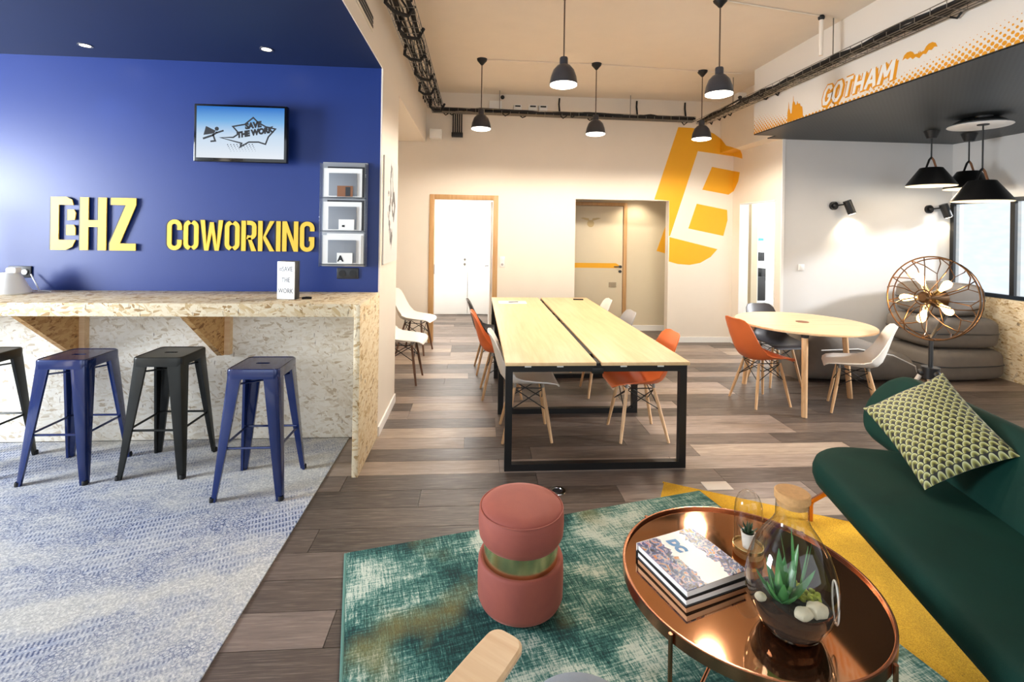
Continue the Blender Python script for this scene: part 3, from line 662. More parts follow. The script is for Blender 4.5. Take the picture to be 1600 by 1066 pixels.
# ---------------------------------------------------------------- stools
stool_mesh = {}
def stool_parts(mat):
    if mat in stool_mesh: return stool_mesh[mat]
    P = {}
    hs = 0.155
    s_ = MB(); out = rrect(2*hs, 2*hs, 0.035, 4); slot = rrect(0.085, 0.028, 0.013, 3)
    rings = [(1.0, 0.705), (1.0, 0.752), (0.985, 0.762), (0.955, 0.765), (0.92, 0.7615), ]
    n = len(out); vs = []; fs = []
    for k, z in rings: vs += [(x*k, y*k, z) for x, y in out]
    for i in range(len(rings)-1):
        for j in range(n): l = (j+1) % n; fs.append((i*n+j, i*n+l, (i+1)*n+l, (i+1)*n+j))
    s_.add(vs, fs); s_.prism([(x*0.92, y*0.92) for x, y in out], 0.7595, 0.7615, None, [slot]); P['seat'] = s_.mesh('seat', mat, 40)
    lg = MB(); vs = []; fs = []; st = 7
    for i in range(st):
        t = i/(st-1); z = 0.735*(1-t); c = 0.150+(0.207-0.150)*t; wd = 0.088*(1-t)+0.036*t; th = 0.016
        if t > 0.88: wd = 0.034
        q = [(c, c-wd), (c, c-0.018), (c-0.006, c-0.006), (c-0.018, c), (c-wd, c), (c-wd, c-th), (c-0.026, c-th-0.002), (c-th-0.004, c-0.026), (c-th, c-wd)]
        vs += [(x, y, z) for x, y in q]
    m_ = 9
    for i in range(st-1):
        for j in range(m_): l = (j+1) % m_; fs.append((i*m_+j, i*m_+l, (i+1)*m_+l, (i+1)*m_+j))
    fs.append(tuple(range(m_))); fs.append(tuple((st-1)*m_+j for j in range(m_)))
    lg.add(vs, fs); P['leg'] = lg.mesh('leg', mat, 30)
    c = 0.150+0.057*(1-0.30/0.735)-0.018
    ra = MB().tube([(-c, c, 0.30), (c, c, 0.30)], 0.0075, 8); P['rail'] = ra.mesh('footrest_rail', mat)
    ub = MB(); c2 = 0.145
    ub.tube([(-c2, -c2, 0.665), (0, 0, 0.655), (c2, c2, 0.665)], 0.006, 6); P['brace'] = ub.mesh('brace', mat)
    ft = MB().lathe([(0, 0), (0.0165, 0), (0.0165, 0.022), (0.014, 0.026)], 10); P['foot'] = ft.mesh('rubber_foot', 'rubber')
    stool_mesh[mat] = P; return P
def stool(x, y, mat, label):
    P = stool_parts(mat); t = thing('bar_stool', label, 'stool', (x, y, 0.007), 0, 'metal bar stools along the counter')
    put('seat', P['seat'], t)
    for k in range(4):
        a = k*PI/2; l = put('leg', P['leg'], t); l.rotation_euler = (0, 0, a)
        f = put('rubber_foot', P['foot'], l); f.location = (0.195, 0.195, 0)
        r = put('footrest_rail', P['rail'], t); r.rotation_euler = (0, 0, a)
    for a in (0, PI/2): b = put('brace', P['brace'], t); b.rotation_euler = (0, 0, a)
stool(-1.33, 3.17, 'blue_metal', 'navy blue metal stool standing nearest the bar end panel')
stool(-2.05, 3.45, 'gun_metal', 'raw gunmetal stool between the two navy blue stools')
stool(-2.60, 3.40, 'blue_metal', 'navy blue metal stool between the two gunmetal stools')
stool(-3.26, 3.45, 'gun_metal', 'raw gunmetal stool furthest along the bar from its end panel')

# ---------------------------------------------------------------- wall letters
def letter_strokes(ch, w_, h, s):
    e = s/2; x0, x1, y0, y1 = e, w_-e, e, h-e; rr = min((x1-x0)/2*0.98, h*0.2); g = s*0.28
    if ch == 'C': return [stroke([(x1, h*0.66)]+[(x1, y1-rr)]+arc(x1-rr, y1-rr, rr, 0, 90)[1:]+arc(x0+rr, y1-rr, rr, 90, 180)[:]+arc(x0+rr, y0+rr, rr, 180, 270)+arc(x1-rr, y0+rr, rr, 270, 360)+[(x1, h*0.34)], s)]
    if ch == 'O':
        cx = w_/2
        return [stroke([(cx-g, y1)]+arc(x0+rr, y1-rr, rr, 90, 180)[1:]+arc(x0+rr, y0+rr, rr, 180, 270)[:-1]+[(cx-g, y0)], s), stroke([(cx+g, y0)]+arc(x1-rr, y0+rr, rr, 270, 360)[1:]+arc(x1-rr, y1-rr, rr, 0, 90)[:-1]+[(cx+g, y1)], s)]
    if ch == 'W': return [[(0, h), (s, h), (w_*0.27, s*1.2), (w_*0.42, h*0.93), (w_*0.58, h*0.93), (w_*0.73, s*1.2), (w_-s, h), (w_, h), (w_*0.82, 0), (w_*0.64, 0), (w_*0.5, h*0.6), (w_*0.36, 0), (w_*0.18, 0)]]
    if ch == 'R': return [[(0, 0), (s, 0), (s, h), (0, h)], stroke([(s+g, y1)]+arc(x1-rr*0.8, y1-rr*0.8, rr*0.8, 90, 0)[:]+arc(x1-rr*0.8, h*0.52+rr*0.3, rr*0.8, 0, -90)+[(s+g, h*0.46)], s), [(w_*0.42, h*0.42), (w_*0.62, h*0.46), (w_, 0), (w_-s*1.1, 0)]]
    if ch == 'K': return [[(0, 0), (s, 0), (s, h), (0, h)], [(s*1.1, h*0.46), (w_-s*1.05, h), (w_, h), (s*1.75, h*0.5), (w_, 0), (w_-s*1.05, 0), (s*1.2, h*0.4)]]
    if ch == 'I': return [[(0, 0), (s, 0), (s, h), (0, h)]]
    if ch == 'N': return [[(0, 0), (s, 0), (s, h*0.66), (w_-s, 0), (w_, 0), (w_, h), (w_-s, h), (w_-s, h*0.34), (s, h), (0, h)]]
    if ch == 'G': return [stroke([(x1, h*0.68)]+[(x1, y1-rr)]+arc(x1-rr, y1-rr, rr, 0, 90)[1:]+arc(x0+rr, y1-rr, rr, 90, 180)+arc(x0+rr, y0+rr, rr, 180, 270)+arc(x1-rr, y0+rr, rr, 270, 360)+[(x1, h*0.42), (x1-s*0.75, h*0.42)], s)]
    if ch == 'H': return [[(0, 0), (s, 0), (s, h*0.44), (w_-s, h*0.44), (w_-s, 0), (w_, 0), (w_, h), (w_-s, h), (w_-s, h*0.57), (s, h*0.57), (s, h), (0, h)]]
    if ch == 'Z': return [[(0, 0), (w_, 0), (w_, s*0.92), (s*1.25, s*0.92), (w_, h-s*0.92), (w_, h), (s*0.12, h), (s*0.12, h-s*0.92), (w_-s*1.25, h-s*0.92), (0, s*0.92)]]
    if ch == 'D': return [[(0, 0), (w_*0.6, 0), (w_*0.85, h*0.06), (w_*0.98, h*0.19), (s*0.95, h*0.19), (s*0.95, h*0.85), (w_*0.88, h*0.85), (w_*0.82, h*0.95), (w_*0.6, h), (0, h)], [(w_*0.62, h*0.28), (w_*0.97, h*0.28), (w_*0.97, h*0.42), (w_*0.9, h*0.475), (w_*0.62, h*0.475)], [(w_*0.66, h*0.56), (w_*0.94, h*0.57), (w_*0.98, h*0.7), (w_*0.9, h*0.765), (w_*0.66, h*0.765)]]
def sign(name, label, spec, h, s, x, z):
    t = thing(name, label, 'sign', (x, YBAR, z))
    for ch, px, ww in spec:
        mb = MB(); bk = MB()
        for pl in letter_strokes(ch, ww, h, s):
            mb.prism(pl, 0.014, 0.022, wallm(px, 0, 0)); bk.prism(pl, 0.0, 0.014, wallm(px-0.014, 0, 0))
        l = mb.build('letter', 'yellow', t); b = bk.build('letter_shadow_copy', 'black', l)  # black copy shifted left stands in for the letter's shadow on the wall
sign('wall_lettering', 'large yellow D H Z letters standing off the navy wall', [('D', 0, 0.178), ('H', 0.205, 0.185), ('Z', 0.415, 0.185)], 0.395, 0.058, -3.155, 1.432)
sp = []; px = 0.0
for ch, ww in zip('COWORKING', (0.105, 0.108, 0.165, 0.108, 0.11, 0.12, 0.032, 0.118, 0.108)): sp.append((ch, px, ww)); px += ww+0.0135
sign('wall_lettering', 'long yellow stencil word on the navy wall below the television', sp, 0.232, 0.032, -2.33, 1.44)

# ---------------------------------------------------------------- television
tv = thing('television', 'wall-mounted television showing a blue cartoon screen above the lettering', 'television', (-1.755, 3.76, 2.315))
TW, TH = 0.665, 0.425
MB().box((0, 0.0, 0), (TW, 0.045, TH), None, 0.006).build('bezel', 'bezel', tv)
MB().box((0, 0.06, 0), (0.3, 0.08, 0.25), None, 0.01).build('wall_mount', 'black', tv)
scr = MB().box((0, -0.0225, 0.006), (TW-0.04, 0.004, TH-0.045)).build('screen', 'screen', tv)
def tvm(dx, dz, d=0.0): return frame_m((dx, -0.025-d, dz), (1, 0, 0), (0, 0, 1), (0, -1, 0))
ST = [(-0.055, 0.05), (0.03, 0.068), (0.09, 0.12), (0.125, 0.085), (0.18, 0.055), (0.25, 0.04), (0.20, -0.02), (0.18, -0.075), (0.13, -0.06), (0.06, -0.062), (0.0, -0.10), (0.01, -0.072), (-0.14, -0.035), (-0.05, -0.03), (-0.01, 0.0)]
L_, R_ = stroke(ST, 0.0105, True)
MB().prism(L_, 0, 0.001, tvm(0, 0), [R_]).build('speech_star', 'black_ink', scr)
vs, fs = text_mesh('SAVE', 0.056, 0.0008, 0.15, 0.0045, 0.92); MB().add(vs, fs, tvm(0.035, 0.035, 0.001) @ Matrix.Rotation(R(10), 4, 'Z')).build('screen_text', 'black_ink', scr)
vs, fs = text_mesh('THE WORK', 0.056, 0.0008, 0.15, 0.0045, 0.88); MB().add(vs, fs, tvm(-0.022, -0.032, 0.001) @ Matrix.Rotation(R(11), 4, 'Z')).build('screen_text', 'black_ink', scr)
fg = MB(); fg.prism(arc(-0.168, 0.03, 0.015, 0, 330, 10), 0, 0.001, tvm(0, 0))
for pth, wd in (([(-0.17, 0.0), (-0.12, 0.018)], 0.012), ([(-0.165, 0.005), (-0.2, -0.02), (-0.265, -0.045)], 0.014), ([(-0.195, -0.012), (-0.178, -0.06), (-0.212, -0.064)], 0.012)): fg.prism(stroke(pth, wd), 0, 0.001, tvm(0, 0))
fg.prism([(-0.175, 0.015), (-0.245, 0.048), (-0.262, -0.018), (-0.225, -0.012), (-0.19, -0.005)], 0, 0.001, tvm(0, 0)); fg.build('caped_figure', 'black_ink', scr)
dots = MB()
for i in range(9):
    for j in range(5):
        x, y = -0.09+i*0.022+j*0.006, -0.085-j*0.012+i*0.0008; r_ = 0.0042-0.0006*j
        dots.prism(arc(x, y, r_, 0, 300, 5), 0, 0.0008, tvm(0, 0))
dots.build('halftone_dots', 'black_ink', scr)

# ---------------------------------------------------------------- brochure rack
rk = thing('brochure_rack', 'grey wall rack with three brochure pockets beside the yellow word', 'rack', (-1.022, YBAR, 1.33))
MB().b2(-0.17, 0.17, -0.02, 0, 0, 0.805, 0.003).build('back_panel', plain('silver_rack', '#bfc1c4', 0.3, 0.4), rk)
for s_ in (-0.168, 0.168): MB().b2(s_-0.004, s_+0.004, -0.09, -0.02, 0, 0.79, 0.002).build('side', 'acrylic', rk)
BR = [('open white booklet with a sepia photo in the top rack pocket', 0.53), ('white brochure with a pale card in the middle rack pocket', 0.275), ('white flyer with a dark letter A in the bottom rack pocket', 0.02)]
for lab, z in BR:
    pk = MB().b2(-0.105, 0.105, -0.085, -0.079, z+0.012, z+0.185, 0.002).build('pocket', plain('smoked_pocket', '#868b92', 0.3), rk)
    MB().b2(-0.165, 0.165, -0.085, -0.02, z-0.006, z, 0.001).build('pocket_floor', 'acrylic', rk)
    bt_ = thing('brochure', lab, 'brochure', (-1.022, YBAR-0.05, 1.33+z))
    MB().b2(-0.145, 0.14, -0.025, -0.015, 0.004, 0.222).build('cover', 'paper', bt_)
    MB().b2(-0.12, 0.155, -0.014, -0.006, 0.004, 0.236).build('inner_sheets', 'dark_grey' if z > 0.2 else 'paper', bt_)
for dx, z, mt in ((0.02, 0.53, 'leather'), (0.035, 0.275, 'paper'), (0.025, 0.02, 'paper')):
    cdm = tag(MB().b2(-1.022+dx-0.06, -1.022+dx+0.055, YBAR-0.091, YBAR-0.0855, 1.33+z+0.006, 1.33+z+0.088).build('card', mt), {0.53: 'small sepia photo card on the top rack pocket', 0.275: 'small white card on the middle rack pocket', 0.02: 'small white card with a dark A on the bottom rack pocket'}[z], 'card')
    if z == 0.02:
        vs, fs = text_mesh('A', 0.06, 0.0006, 0, 0.003); mb = MB(); mb.add(vs, fs, wallm(-1.05, YBAR-0.092, 1.375)); mb.build('printed_letter', 'black_ink', cdm)
    if z == 0.275: MB().b2(-1.022, -1.002, YBAR-0.0925, YBAR-0.091, 1.33+z+0.03, 1.33+z+0.045).build('printed_mark', 'black_ink', cdm)
    if z == 0.53: MB().b2(-1.0, -0.965, YBAR-0.0925, YBAR-0.091, 1.33+z+0.01, 1.33+z+0.08).build('printed_mark', 'dark_grey', cdm)

# sockets on the navy wall
def socket(x, z, w_, label):
    t = thing('wall_socket', label, 'socket', (x, YBAR, z)); MB().box((0, -0.006, 0), (w_, 0.012, 0.085), None, 0.004).build('plate', 'dark_grey', t)
    for dx in ((-0.04, 0.04) if w_ > 0.15 else (0.0,)):
        MB().cyl((dx, -0.012, 0), (dx, -0.015, 0), 0.026, None, 20).build('outlet', 'black', t)
socket(-0.995, 1.275, 0.165, 'black double socket on the navy wall under the brochure rack')
socket(-3.375, 1.265, 0.16, 'black double socket on the navy wall near the white device')
tag(MB().cyl((-3.335, YBAR-0.015, 1.265), (-3.335, YBAR-0.022, 1.265), 0.02).build('plug_cap', 'plastic_w'), 'round white plug cap in the navy wall socket', 'plug')

# counter items
lb = thing('lightbox_sign', 'small white letter-board box with three lines of text on the bar', 'sign', (-1.30, 3.44, 1.13), R(-14))
MB().box((0, 0.03, 0.132), (0.132, 0.055, 0.262), None, 0.003).build('box', 'dark_grey', lb)
MB().box((0, 0.0, 0.132), (0.130, 0.006, 0.258), None, 0.001).build('front', 'white', lb)
for k, s_ in enumerate(('#SAVE', 'THE', 'WORK')):
    vs, fs = text_mesh(s_, 0.046, 0.0006, 0, 0, 0.78, 'CENTER'); MB().add(vs, fs, frame_m((0, -0.0035, 0.195-k*0.075), (1, 0, 0), (0, 0, 1), (0, -1, 0))).build('text_line', plain('grey_letters', '#55565c', 0.5), lb)
tag(MB().tube([(-1.20, 3.47, 1.136), (-1.17, 3.47, 1.14), (-1.14, 3.48, 1.136)], 0.009, 8).build('cable_plug', 'black'), 'short black plug lying behind the letter-board box', 'cable')
dv = thing('white_device', 'white flared plastic device with a cable at the bar', 'device', (-3.27, 3.66, 1.13))
MB().lathe([(0, 0), (0.12, 0), (0.125, 0.01), (0.1, 0.05), (0.07, 0.12), (0.055, 0.145), (0.05, 0.15), (0, 0.15)], 24).build('body', 'plastic_w', dv)
MB().box((0.03, 0, 0.165), (0.07, 0.05, 0.04), None, 0.01).build('head', 'plastic_w', dv)
tag(MB().tube([(-3.28, 3.84, 1.25), (-3.22, 3.82, 1.17), (-3.17, 3.78, 1.137), (-3.10, 3.77, 1.135), (-3.06, 3.74, 1.135)], 0.005, 6).build('cable', 'plastic_w'), 'thin white cable hanging from the socket onto the bar', 'cable')

# poster on the pier, downlights, vent
tag(MB().b2(XP+0.001, XP+0.012, 3.93, 4.585, 1.34, 2.215).build('poster', 'poster'), 'grey poster with black line art on the white pier', 'poster')
def downlight(x, y, z, label, en=6, col=(1, 0.95, 0.85)):
    t = thing('downlight', label, 'downlight', (x, y, z), 0, 'recessed ceiling spots')
    MB().lathe([(0.032, 0.001), (0.032, -0.002), (0.045, -0.004), (0.045, 0.001)], 20).build('ring', 'steel', t)
    MB().lathe([(0, -0.001), (0.032, -0.001), (0.032, 0.001)], 20).build('lens', 'glow_spot', t)
    light('downlight_beam', 'SPOT', (x, y, z-0.012), en, col, (0, 0, 0), radius=0.03, spot=R(95), blend=0.8)
downlight(-2.76, 3.62, ZN, 'recessed spot in the navy ceiling above the D H Z letters')
downlight(-1.50, 3.55, ZN, 'recessed spot in the navy ceiling above the television')
downlight(-1.15, 5.6, ZN, 'recessed spot in the white lobby ceiling behind the pier', 20)
vt = thing('air_vent', 'slotted air vent in the white bulkhead side above the bar', 'vent', (XP, 3.1, 3.055))
MB().b2(0, 0.008, -0.36, 0.36, -0.055, 0.055, 0.002).build('frame', 'wall', vt)
for k in range(3): MB().b2(0.008, 0.011, -0.34, 0.34, -0.038+k*0.03, -0.018+k*0.03).build('slot', 'dark_grey', vt)

# potted plant further along the bar (its shadow falls on the navy wall)
pl_ = thing('potted_plant', 'leafy potted plant standing on the bar top', 'plant', (-3.86, 3.46, 1.13))
MB().lathe([(0, 0), (0.07, 0), (0.095, 0.13), (0.1, 0.135), (0.088, 0.135), (0.085, 0.12), (0, 0.12)], 28).build('pot', 'dark_grey', pl_)
rn = random.Random(4)
MB().tube([(0, 0, 0.1), (0.01, 0, 0.3), (-0.01, 0.01, 0.5), (0.0, 0, 0.62)], [0.01, 0.008, 0.006, 0.004], 8).build('stem', 'leaf_dark', pl_)
for k in range(34):
    z = 0.2+0.46*k/34; a = k*2.4; L = rn.uniform(0.10, 0.19); mb = MB(); n = 6; vs = []; fs = []
    for i in range(n+1):
        t_ = i/n; w_ = 0.022*math.sin(PI*min(0.97, t_*0.9+0.08)); r_ = L*t_; zz = z+0.09*t_-0.12*t_*t_
        for s_ in (-1, 0, 1): vs.append((r_*math.cos(a)-s_*w_*math.sin(a), r_*math.sin(a)+s_*w_*math.cos(a), zz+(0.004 if s_ else 0)))
    for i in range(n):
        for j in range(2): fs.append((i*3+j, i*3+j+1, i*3+j+4, i*3+j+3))
    mb.add(vs, fs).build('leaf', 'leaf_dark', pl_, 60)

# ================================================================== MEETING TABLE
TX0, TX1, TY0, TY1 = 0.205, 1.475, 3.24, 6.40
mt_ = thing('meeting_table', 'long double bench table with pale oak tops and black frame', 'table', (0.84, 4.82, 0))
def tb(name, mat, x0, x1, y0, y1, z0, z1, bev=0.002): return bl(mt_, name, mat, x0, x1, y0, y1, z0, z1, bev)
tb('tabletop', 'oak_top', TX0, 0.822, TY0, TY1, 0.722, 0.745); tb('tabletop', 'oak_top', 0.858, TX1, TY0, TY1, 0.722, 0.745)
tb('cable_channel', 'black', 0.80, 0.88, TY0+0.03, TY1-0.03, 0.66, 0.70)
for y in (3.30, 4.32, 5.36, 6.36):
    fr = MB(); q = 0.024
    for a, b, c, d in ((TX0+0.005, TX0+0.005+2*q, 0, 0.722), (TX1-0.005-2*q, TX1-0.005, 0, 0.722)): fr.b2(a, b, y-q, y+q, c+0.0005, d-0.001)
    fr.b2(TX0+0.053, TX1-0.053, y-q, y+q, 0.0005, 0.046).b2(TX0+0.053, TX1-0.053, y-q, y+q, 0.672, 0.720)
    fr.v = [(p[0]-0.84, p[1]-4.82, p[2]) for p in fr.v]; fr.build('leg_frame', 'black', mt_)
for x in (0.50, 1.18): tb('beam', 'black', x-0.02, x+0.02, 3.33, 6.33, 0.675, 0.715)
for x in (0.36, 0.58, 1.02, 1.28): tb('clip', 'plastic_w', x-0.022, x+0.022, TY0+0.028, TY0+0.036, 0.705, 0.7215, 0.001)
for y0, y1 in ((3.26, 3.40), (3.5, 4.7), (4.9, 5.1), (6.1, 6.2)): tb('slot_brush', 'rubber', 0.824, 0.856, y0, y1, 0.70, 0.735)
tag(MB().b2(0.28, 0.62, 5.85, 6.05, 0.745, 0.748).build('paper_sheet', 'paper'), 'white sheet of paper lying at the far end of the bench table', 'paper')
tag(MB().cyl((0.40, 5.93, 0.753), (0.52, 5.95, 0.753), 0.005).build('pen', 'dark_grey'), 'dark pen lying on the white paper sheet', 'pen')
tag(MB().box((1.32, 6.2, 0.752), (0.13, 0.035, 0.014), Matrix.Rotation(R(-8), 3, 'Z'), 0.003).build('remote_control', 'black'), 'black remote control at the far end of the bench table', 'remote')

# ================================================================== SHELL CHAIRS
PROF = [(0.252, 0.418), (0.243, 0.438), (0.215, 0.450), (0.15, 0.447), (0.06, 0.436), (-0.04, 0.428), (-0.115, 0.432), (-0.165, 0.452), (-0.20, 0.497), (-0.222, 0.560), (-0.243, 0.635), (-0.262, 0.71), (-0.282, 0.775), (-0.298, 0.812), (-0.306, 0.826)]
WID = [0.150, 0.192, 0.212, 0.226, 0.232, 0.232, 0.230, 0.226, 0.220, 0.214, 0.208, 0.198, 0.180, 0.145, 0.09]
LIFT = [0.0, 0.003, 0.010, 0.026, 0.046, 0.066, 0.085, 0.10, 0.095, 0.075, 0.055, 0.04, 0.028, 0.018, 0.008]
def shell_mesh(mat):
    bm = bmesh.new(); NU = 13; rows = []
    for i, ((y, z), w_, lf) in enumerate(zip(PROF, WID, LIFT)):
        a = PROF[max(0, i-1)]; b = PROF[min(len(PROF)-1, i+1)]
        ty, tz = b[0]-a[0], b[1]-a[1]; ln = math.hypot(ty, tz); ny, nz = -tz/ln, ty/ln
        if ny*0.5+nz*0.8 < 0: ny, nz = -ny, -nz
        r = []
        for k in range(NU):
            u = -1+2*k/(NU-1); e = abs(u)**2.4*lf
            r.append(bm.verts.new((w_*u*(1-0.06*abs(u)**3), y+ny*e, z+nz*e)))
        rows.append(r)
    for i in range(len(rows)-1):
        for k in range(NU-1): bm.faces.new((rows[i][k], rows[i][k+1], rows[i+1][k+1], rows[i+1][k]))
    bmesh.ops.recalc_face_normals(bm, faces=bm.faces[:]); bmesh.ops.solidify(bm, geom=bm.faces[:], thickness=0.008)
    bmesh.ops.subdivide_edges(bm, edges=[], cuts=1)
    bmesh.ops.recalc_face_normals(bm, faces=bm.faces[:])
    me = bpy.data.meshes.new('shell'); bm.to_mesh(me); bm.free()
    me.polygons.foreach_set('use_smooth', [True]*len(me.polygons)); me.set_sharp_from_angle(angle=R(60)); me.materials.append(MT[mat]); return me
SH = {k: shell_mesh(k) for k in ('sh_white', 'sh_orange', 'sh_char', 'sh_grey')}
FT = [(-0.185, 0.19), (0.185, 0.19), (0.19, -0.19), (-0.19, -0.19)]; TP = [(-0.115, 0.125), (0.115, 0.125), (0.105, -0.095), (-0.105, -0.095)]
def leg_me(mat):
    out = []
    for (fx, fy), (tx, ty) in zip(FT, TP):
        out.append(MB().tube([(tx, ty, 0.405), (tx+(fx-tx)*0.5, ty+(fy-ty)*0.5, 0.2), (fx, fy, 0.0)], [0.012, 0.0145, 0.0105], 10).mesh('leg', mat))
    return out
LEGS = {k: leg_me(k) for k in ('beech', 'walnut')}
def at_leg(i, z): t = 1-z/0.405; return (TP[i][0]+(FT[i][0]-TP[i][0])*t, TP[i][1]+(FT[i][1]-TP[i][1])*t, z)
wr_ = MB()
for i in range(4):
    j = (i+1) % 4
    wr_.tube([at_leg(i, 0.395), at_leg(j, 0.24)], 0.0042, 6); wr_.tube([at_leg(j, 0.395), at_leg(i, 0.24)], 0.0042, 6); wr_.tube([at_leg(i, 0.40), at_leg(j, 0.40)], 0.0045, 6)
WIRE = wr_.mesh('wire_base', 'black')
BRK = []
for i in range(4):
    p = at_leg(i, 0.40); bk_ = MB(); BRK.append(bk_); bk_.cyl((p[0], p[1], 0.395), (p[0]*0.97, p[1]*0.97, 0.437), 0.012, None, 10)
BRK = [b.mesh('seat_mount', 'steel') for b in BRK]
def chair(x, y, face, col, label, group, legs='beech'):
    t = thing('shell_chair', label, 'chair', (x, y, 0), R(face-90), group)
    put('shell', SH[col], t); put('wire_base', WIRE, t); [put('seat_mount', b, t) for b in BRK]
    for me in LEGS[legs]: put('leg', me, t)
    return t
GT, GR, GL = 'shell chairs around the bench table', 'shell chairs at the round table', 'white shell chairs by the lobby door'
chair(1.32, 3.86, 180, 'sh_orange', 'orange shell chair tucked under the bench table end', GT)
chair(1.30, 4.86, 180, 'sh_grey', 'light grey shell chair on the bench table side facing the wide opening', GT)
chair(1.30, 5.72, 178, 'sh_white', 'white shell chair at the bench table near the black remote', GT)
chair(0.41, 3.89, 0, 'sh_white', 'white shell chair tucked under the bench table opposite the orange one', GT)
chair(0.26, 4.84, 2, 'sh_orange', 'orange shell chair on the lobby side of the bench table', GT)
chair(0.20, 5.66, 4, 'sh_char', 'charcoal shell chair at the bench table near the paper sheet', GT)
chair(-0.80, 6.52, -12, 'sh_white', 'white shell chair beside the wooden door frame', GL, 'walnut')
chair(-0.78, 5.30, -4, 'sh_white', 'white shell chair half hidden behind the pier end', GL, 'walnut')
chair(2.77, 4.55, 8, 'sh_orange', 'orange shell chair at the round table', GR)
chair(3.30, 5.15, -86, 'sh_char', 'charcoal shell chair behind the round table', GR)
chair(3.53, 4.29, 147, 'sh_white', 'white shell chair at the round table', GR)

# ================================================================== ROUND TABLE
CX, CY, CR = 3.33, 4.74, 0.63
rtb = thing('round_table', 'round pale wood table on three round legs', 'table', (CX, CY, 0))
MB().lathe([(0, 0.716), (CR-0.02, 0.716), (CR, 0.722), (CR, 0.736), (CR-0.005, 0.741), (0, 0.741)], 64).build('tabletop', 'birch', rtb)
for fx, fy in ((-0.39, -0.60), (0.43, -0.12), (-0.40, 0.36)):
    k = 0.86; MB().cyl((fx, fy, 0), (fx*k, fy*k, 0.70), 0.024, 0.027, 20).build('leg', 'beech', rtb)
    MB().cyl((fx*k, fy*k, 0.695), (fx*k, fy*k, 0.717), 0.034, None, 16).build('leg_bracket', 'black', rtb)
MB().lathe([(0, 0.742), (0.06, 0.742), (0.06, 0.7445), (0, 0.7445)], 24).build('cable_cap', 'leather', rtb)

# ================================================================== PENDANTS
def pendant(x, y, zb, label):
    t = thing('pendant_lamp', label, 'lamp', (x, y, ZC), 0, 'bell pendants under the main ceiling')
    k = zb-ZC
    MB().lathe([(0, -0.075), (0.012, -0.072), (0.03, -0.05), (0.055, -0.022), (0.06, 0), (0, 0)], 20).build('ceiling_rose', 'black', t)
    MB().cyl((0, 0, -0.07), (0, 0, k+0.23), 0.006, None, 8).build('cord', plain('brown_cord', '#5b4636', 0.7), t)
    sh = MB().lathe([(0.0, k+0.235), (0.03, k+0.235), (0.034, k+0.225), (0.034, k+0.175), (0.055, k+0.165), (0.085, k+0.13), (0.105, k+0.075), (0.113, k+0.03), (0.114, k+0.012), (0.110, k+0.012), (0.102, k+0.07), (0.08, k+0.125), (0.03, k+0.16)], 32).build('shade', 'lampgrey', t)
    MB().lathe([(0, k-0.008), (0.08, k-0.006), (0.109, k+0.004), (0.1125, k+0.03), (0.105, k+0.05), (0, k+0.05)], 32).build('diffuser', 'glow', t)
    light('pendant_light', 'SPOT', (x, y, zb-0.02), 100, (1.0, 0.89, 0.75), (0, 0, 0), radius=0.10, spot=R(172), blend=0.35)
pendant(0.03, 5.62, 2.785, 'grey bell pendant above the charcoal chair by the lobby door')
pendant(1.37, 5.62, 2.765, 'grey bell pendant above the far end of the bench table')
pendant(2.70, 5.72, 2.765, 'grey bell pendant hanging in front of the painted logo')
pendant(0.69, 3.95, 2.82, 'grey bell pendant above the near half of the bench table')
pendant(2.01, 3.95, 2.79, 'grey bell pendant between bench table and bulkhead')

# ================================================================== CABLE TRAYS
def offs(path, side, dz): return [(p[0]+side[0]*1.0, p[1]+side[1]*1.0, p[2]+dz) for p in path]
def tray(name, label, p0, p1, side, wdt, ncab, seed, sag=0.05, hang=True):
    rn = random.Random(seed); P0, P1 = Vector(p0), Vector(p1); D = P1-P0; L = D.length; d = D.normalized(); S = Vector(side)
    t = thing(name, label, 'cable tray', p0); org = P0
    wb_ = MB()
    for k in range(5):
        o = S*(wdt*k/4); wb_.tube([o, D+o], 0.0035, 5)
    for e in (0, wdt):
        wb_.tube([S*e+Vector((0, 0, 0.055)), D+S*e+Vector((0, 0, 0.055))], 0.004, 5)
    n = int(L/0.12)
    for i in range(n+1):
        q = d*(i*L/n); wb_.tube([q+Vector((0, 0, 0.055)), q, q+S*wdt, q+S*wdt+Vector((0, 0, 0.055))], 0.003, 5)
    wb_.build('wire_basket', 'steel', t)
    for c in range(ncab):
        o = wdt*(0.1+0.8*c/max(1, ncab-1)); pts = []; m_ = int(L/0.22)
        rad = rn.choice([0.008, 0.011, 0.015, 0.019])
        for i in range(m_+1):
            q = d*(i*L/m_)+S*(o+rn.uniform(-0.02, 0.02))+Vector((0, 0, 0.012+rad+rn.uniform(0, 0.03))); pts.append(q)
        MB().tube(pts, rad, 6).build('cable', 'rubber', t)
    if hang:
        k = max(2, int(L/1.3))
        for i in range(k):
            q = d*(L*(i+0.5)/k)+S*(wdt/2); MB().cyl(q, (q.x, q.y, ZC-org.z), 0.005, None, 6).build('hanger_rod', 'steel', t)
    for i in range(max(3, int(L/0.45))):
        q = d*(L*rn.uniform(0.03, 0.97)); e = rn.choice([0.0, wdt]); ln = rn.uniform(0.05, 0.11)
        MB().tube([q+S*e, q+S*e+d*ln*0.4+Vector((0, 0, -rn.uniform(0.015, 0.04))), q+S*e+d*ln], 0.008, 6).build('cable_tie_loop', 'rubber', t)
    return t
tray('cable_tray', 'wire cable tray crammed with black cables along the bar bulkhead', (XP+0.06, 2.2, 3.27), (XP+0.06, 6.72, 3.29), (1, 0, 0), 0.20, 8, 3)
tray('cable_tray', 'wire cable tray with black cables along the back wall top', (XP+0.1, 6.80, 3.27), (3.12, 6.80, 3.25), (0, 1, 0), 0.12, 7, 5)
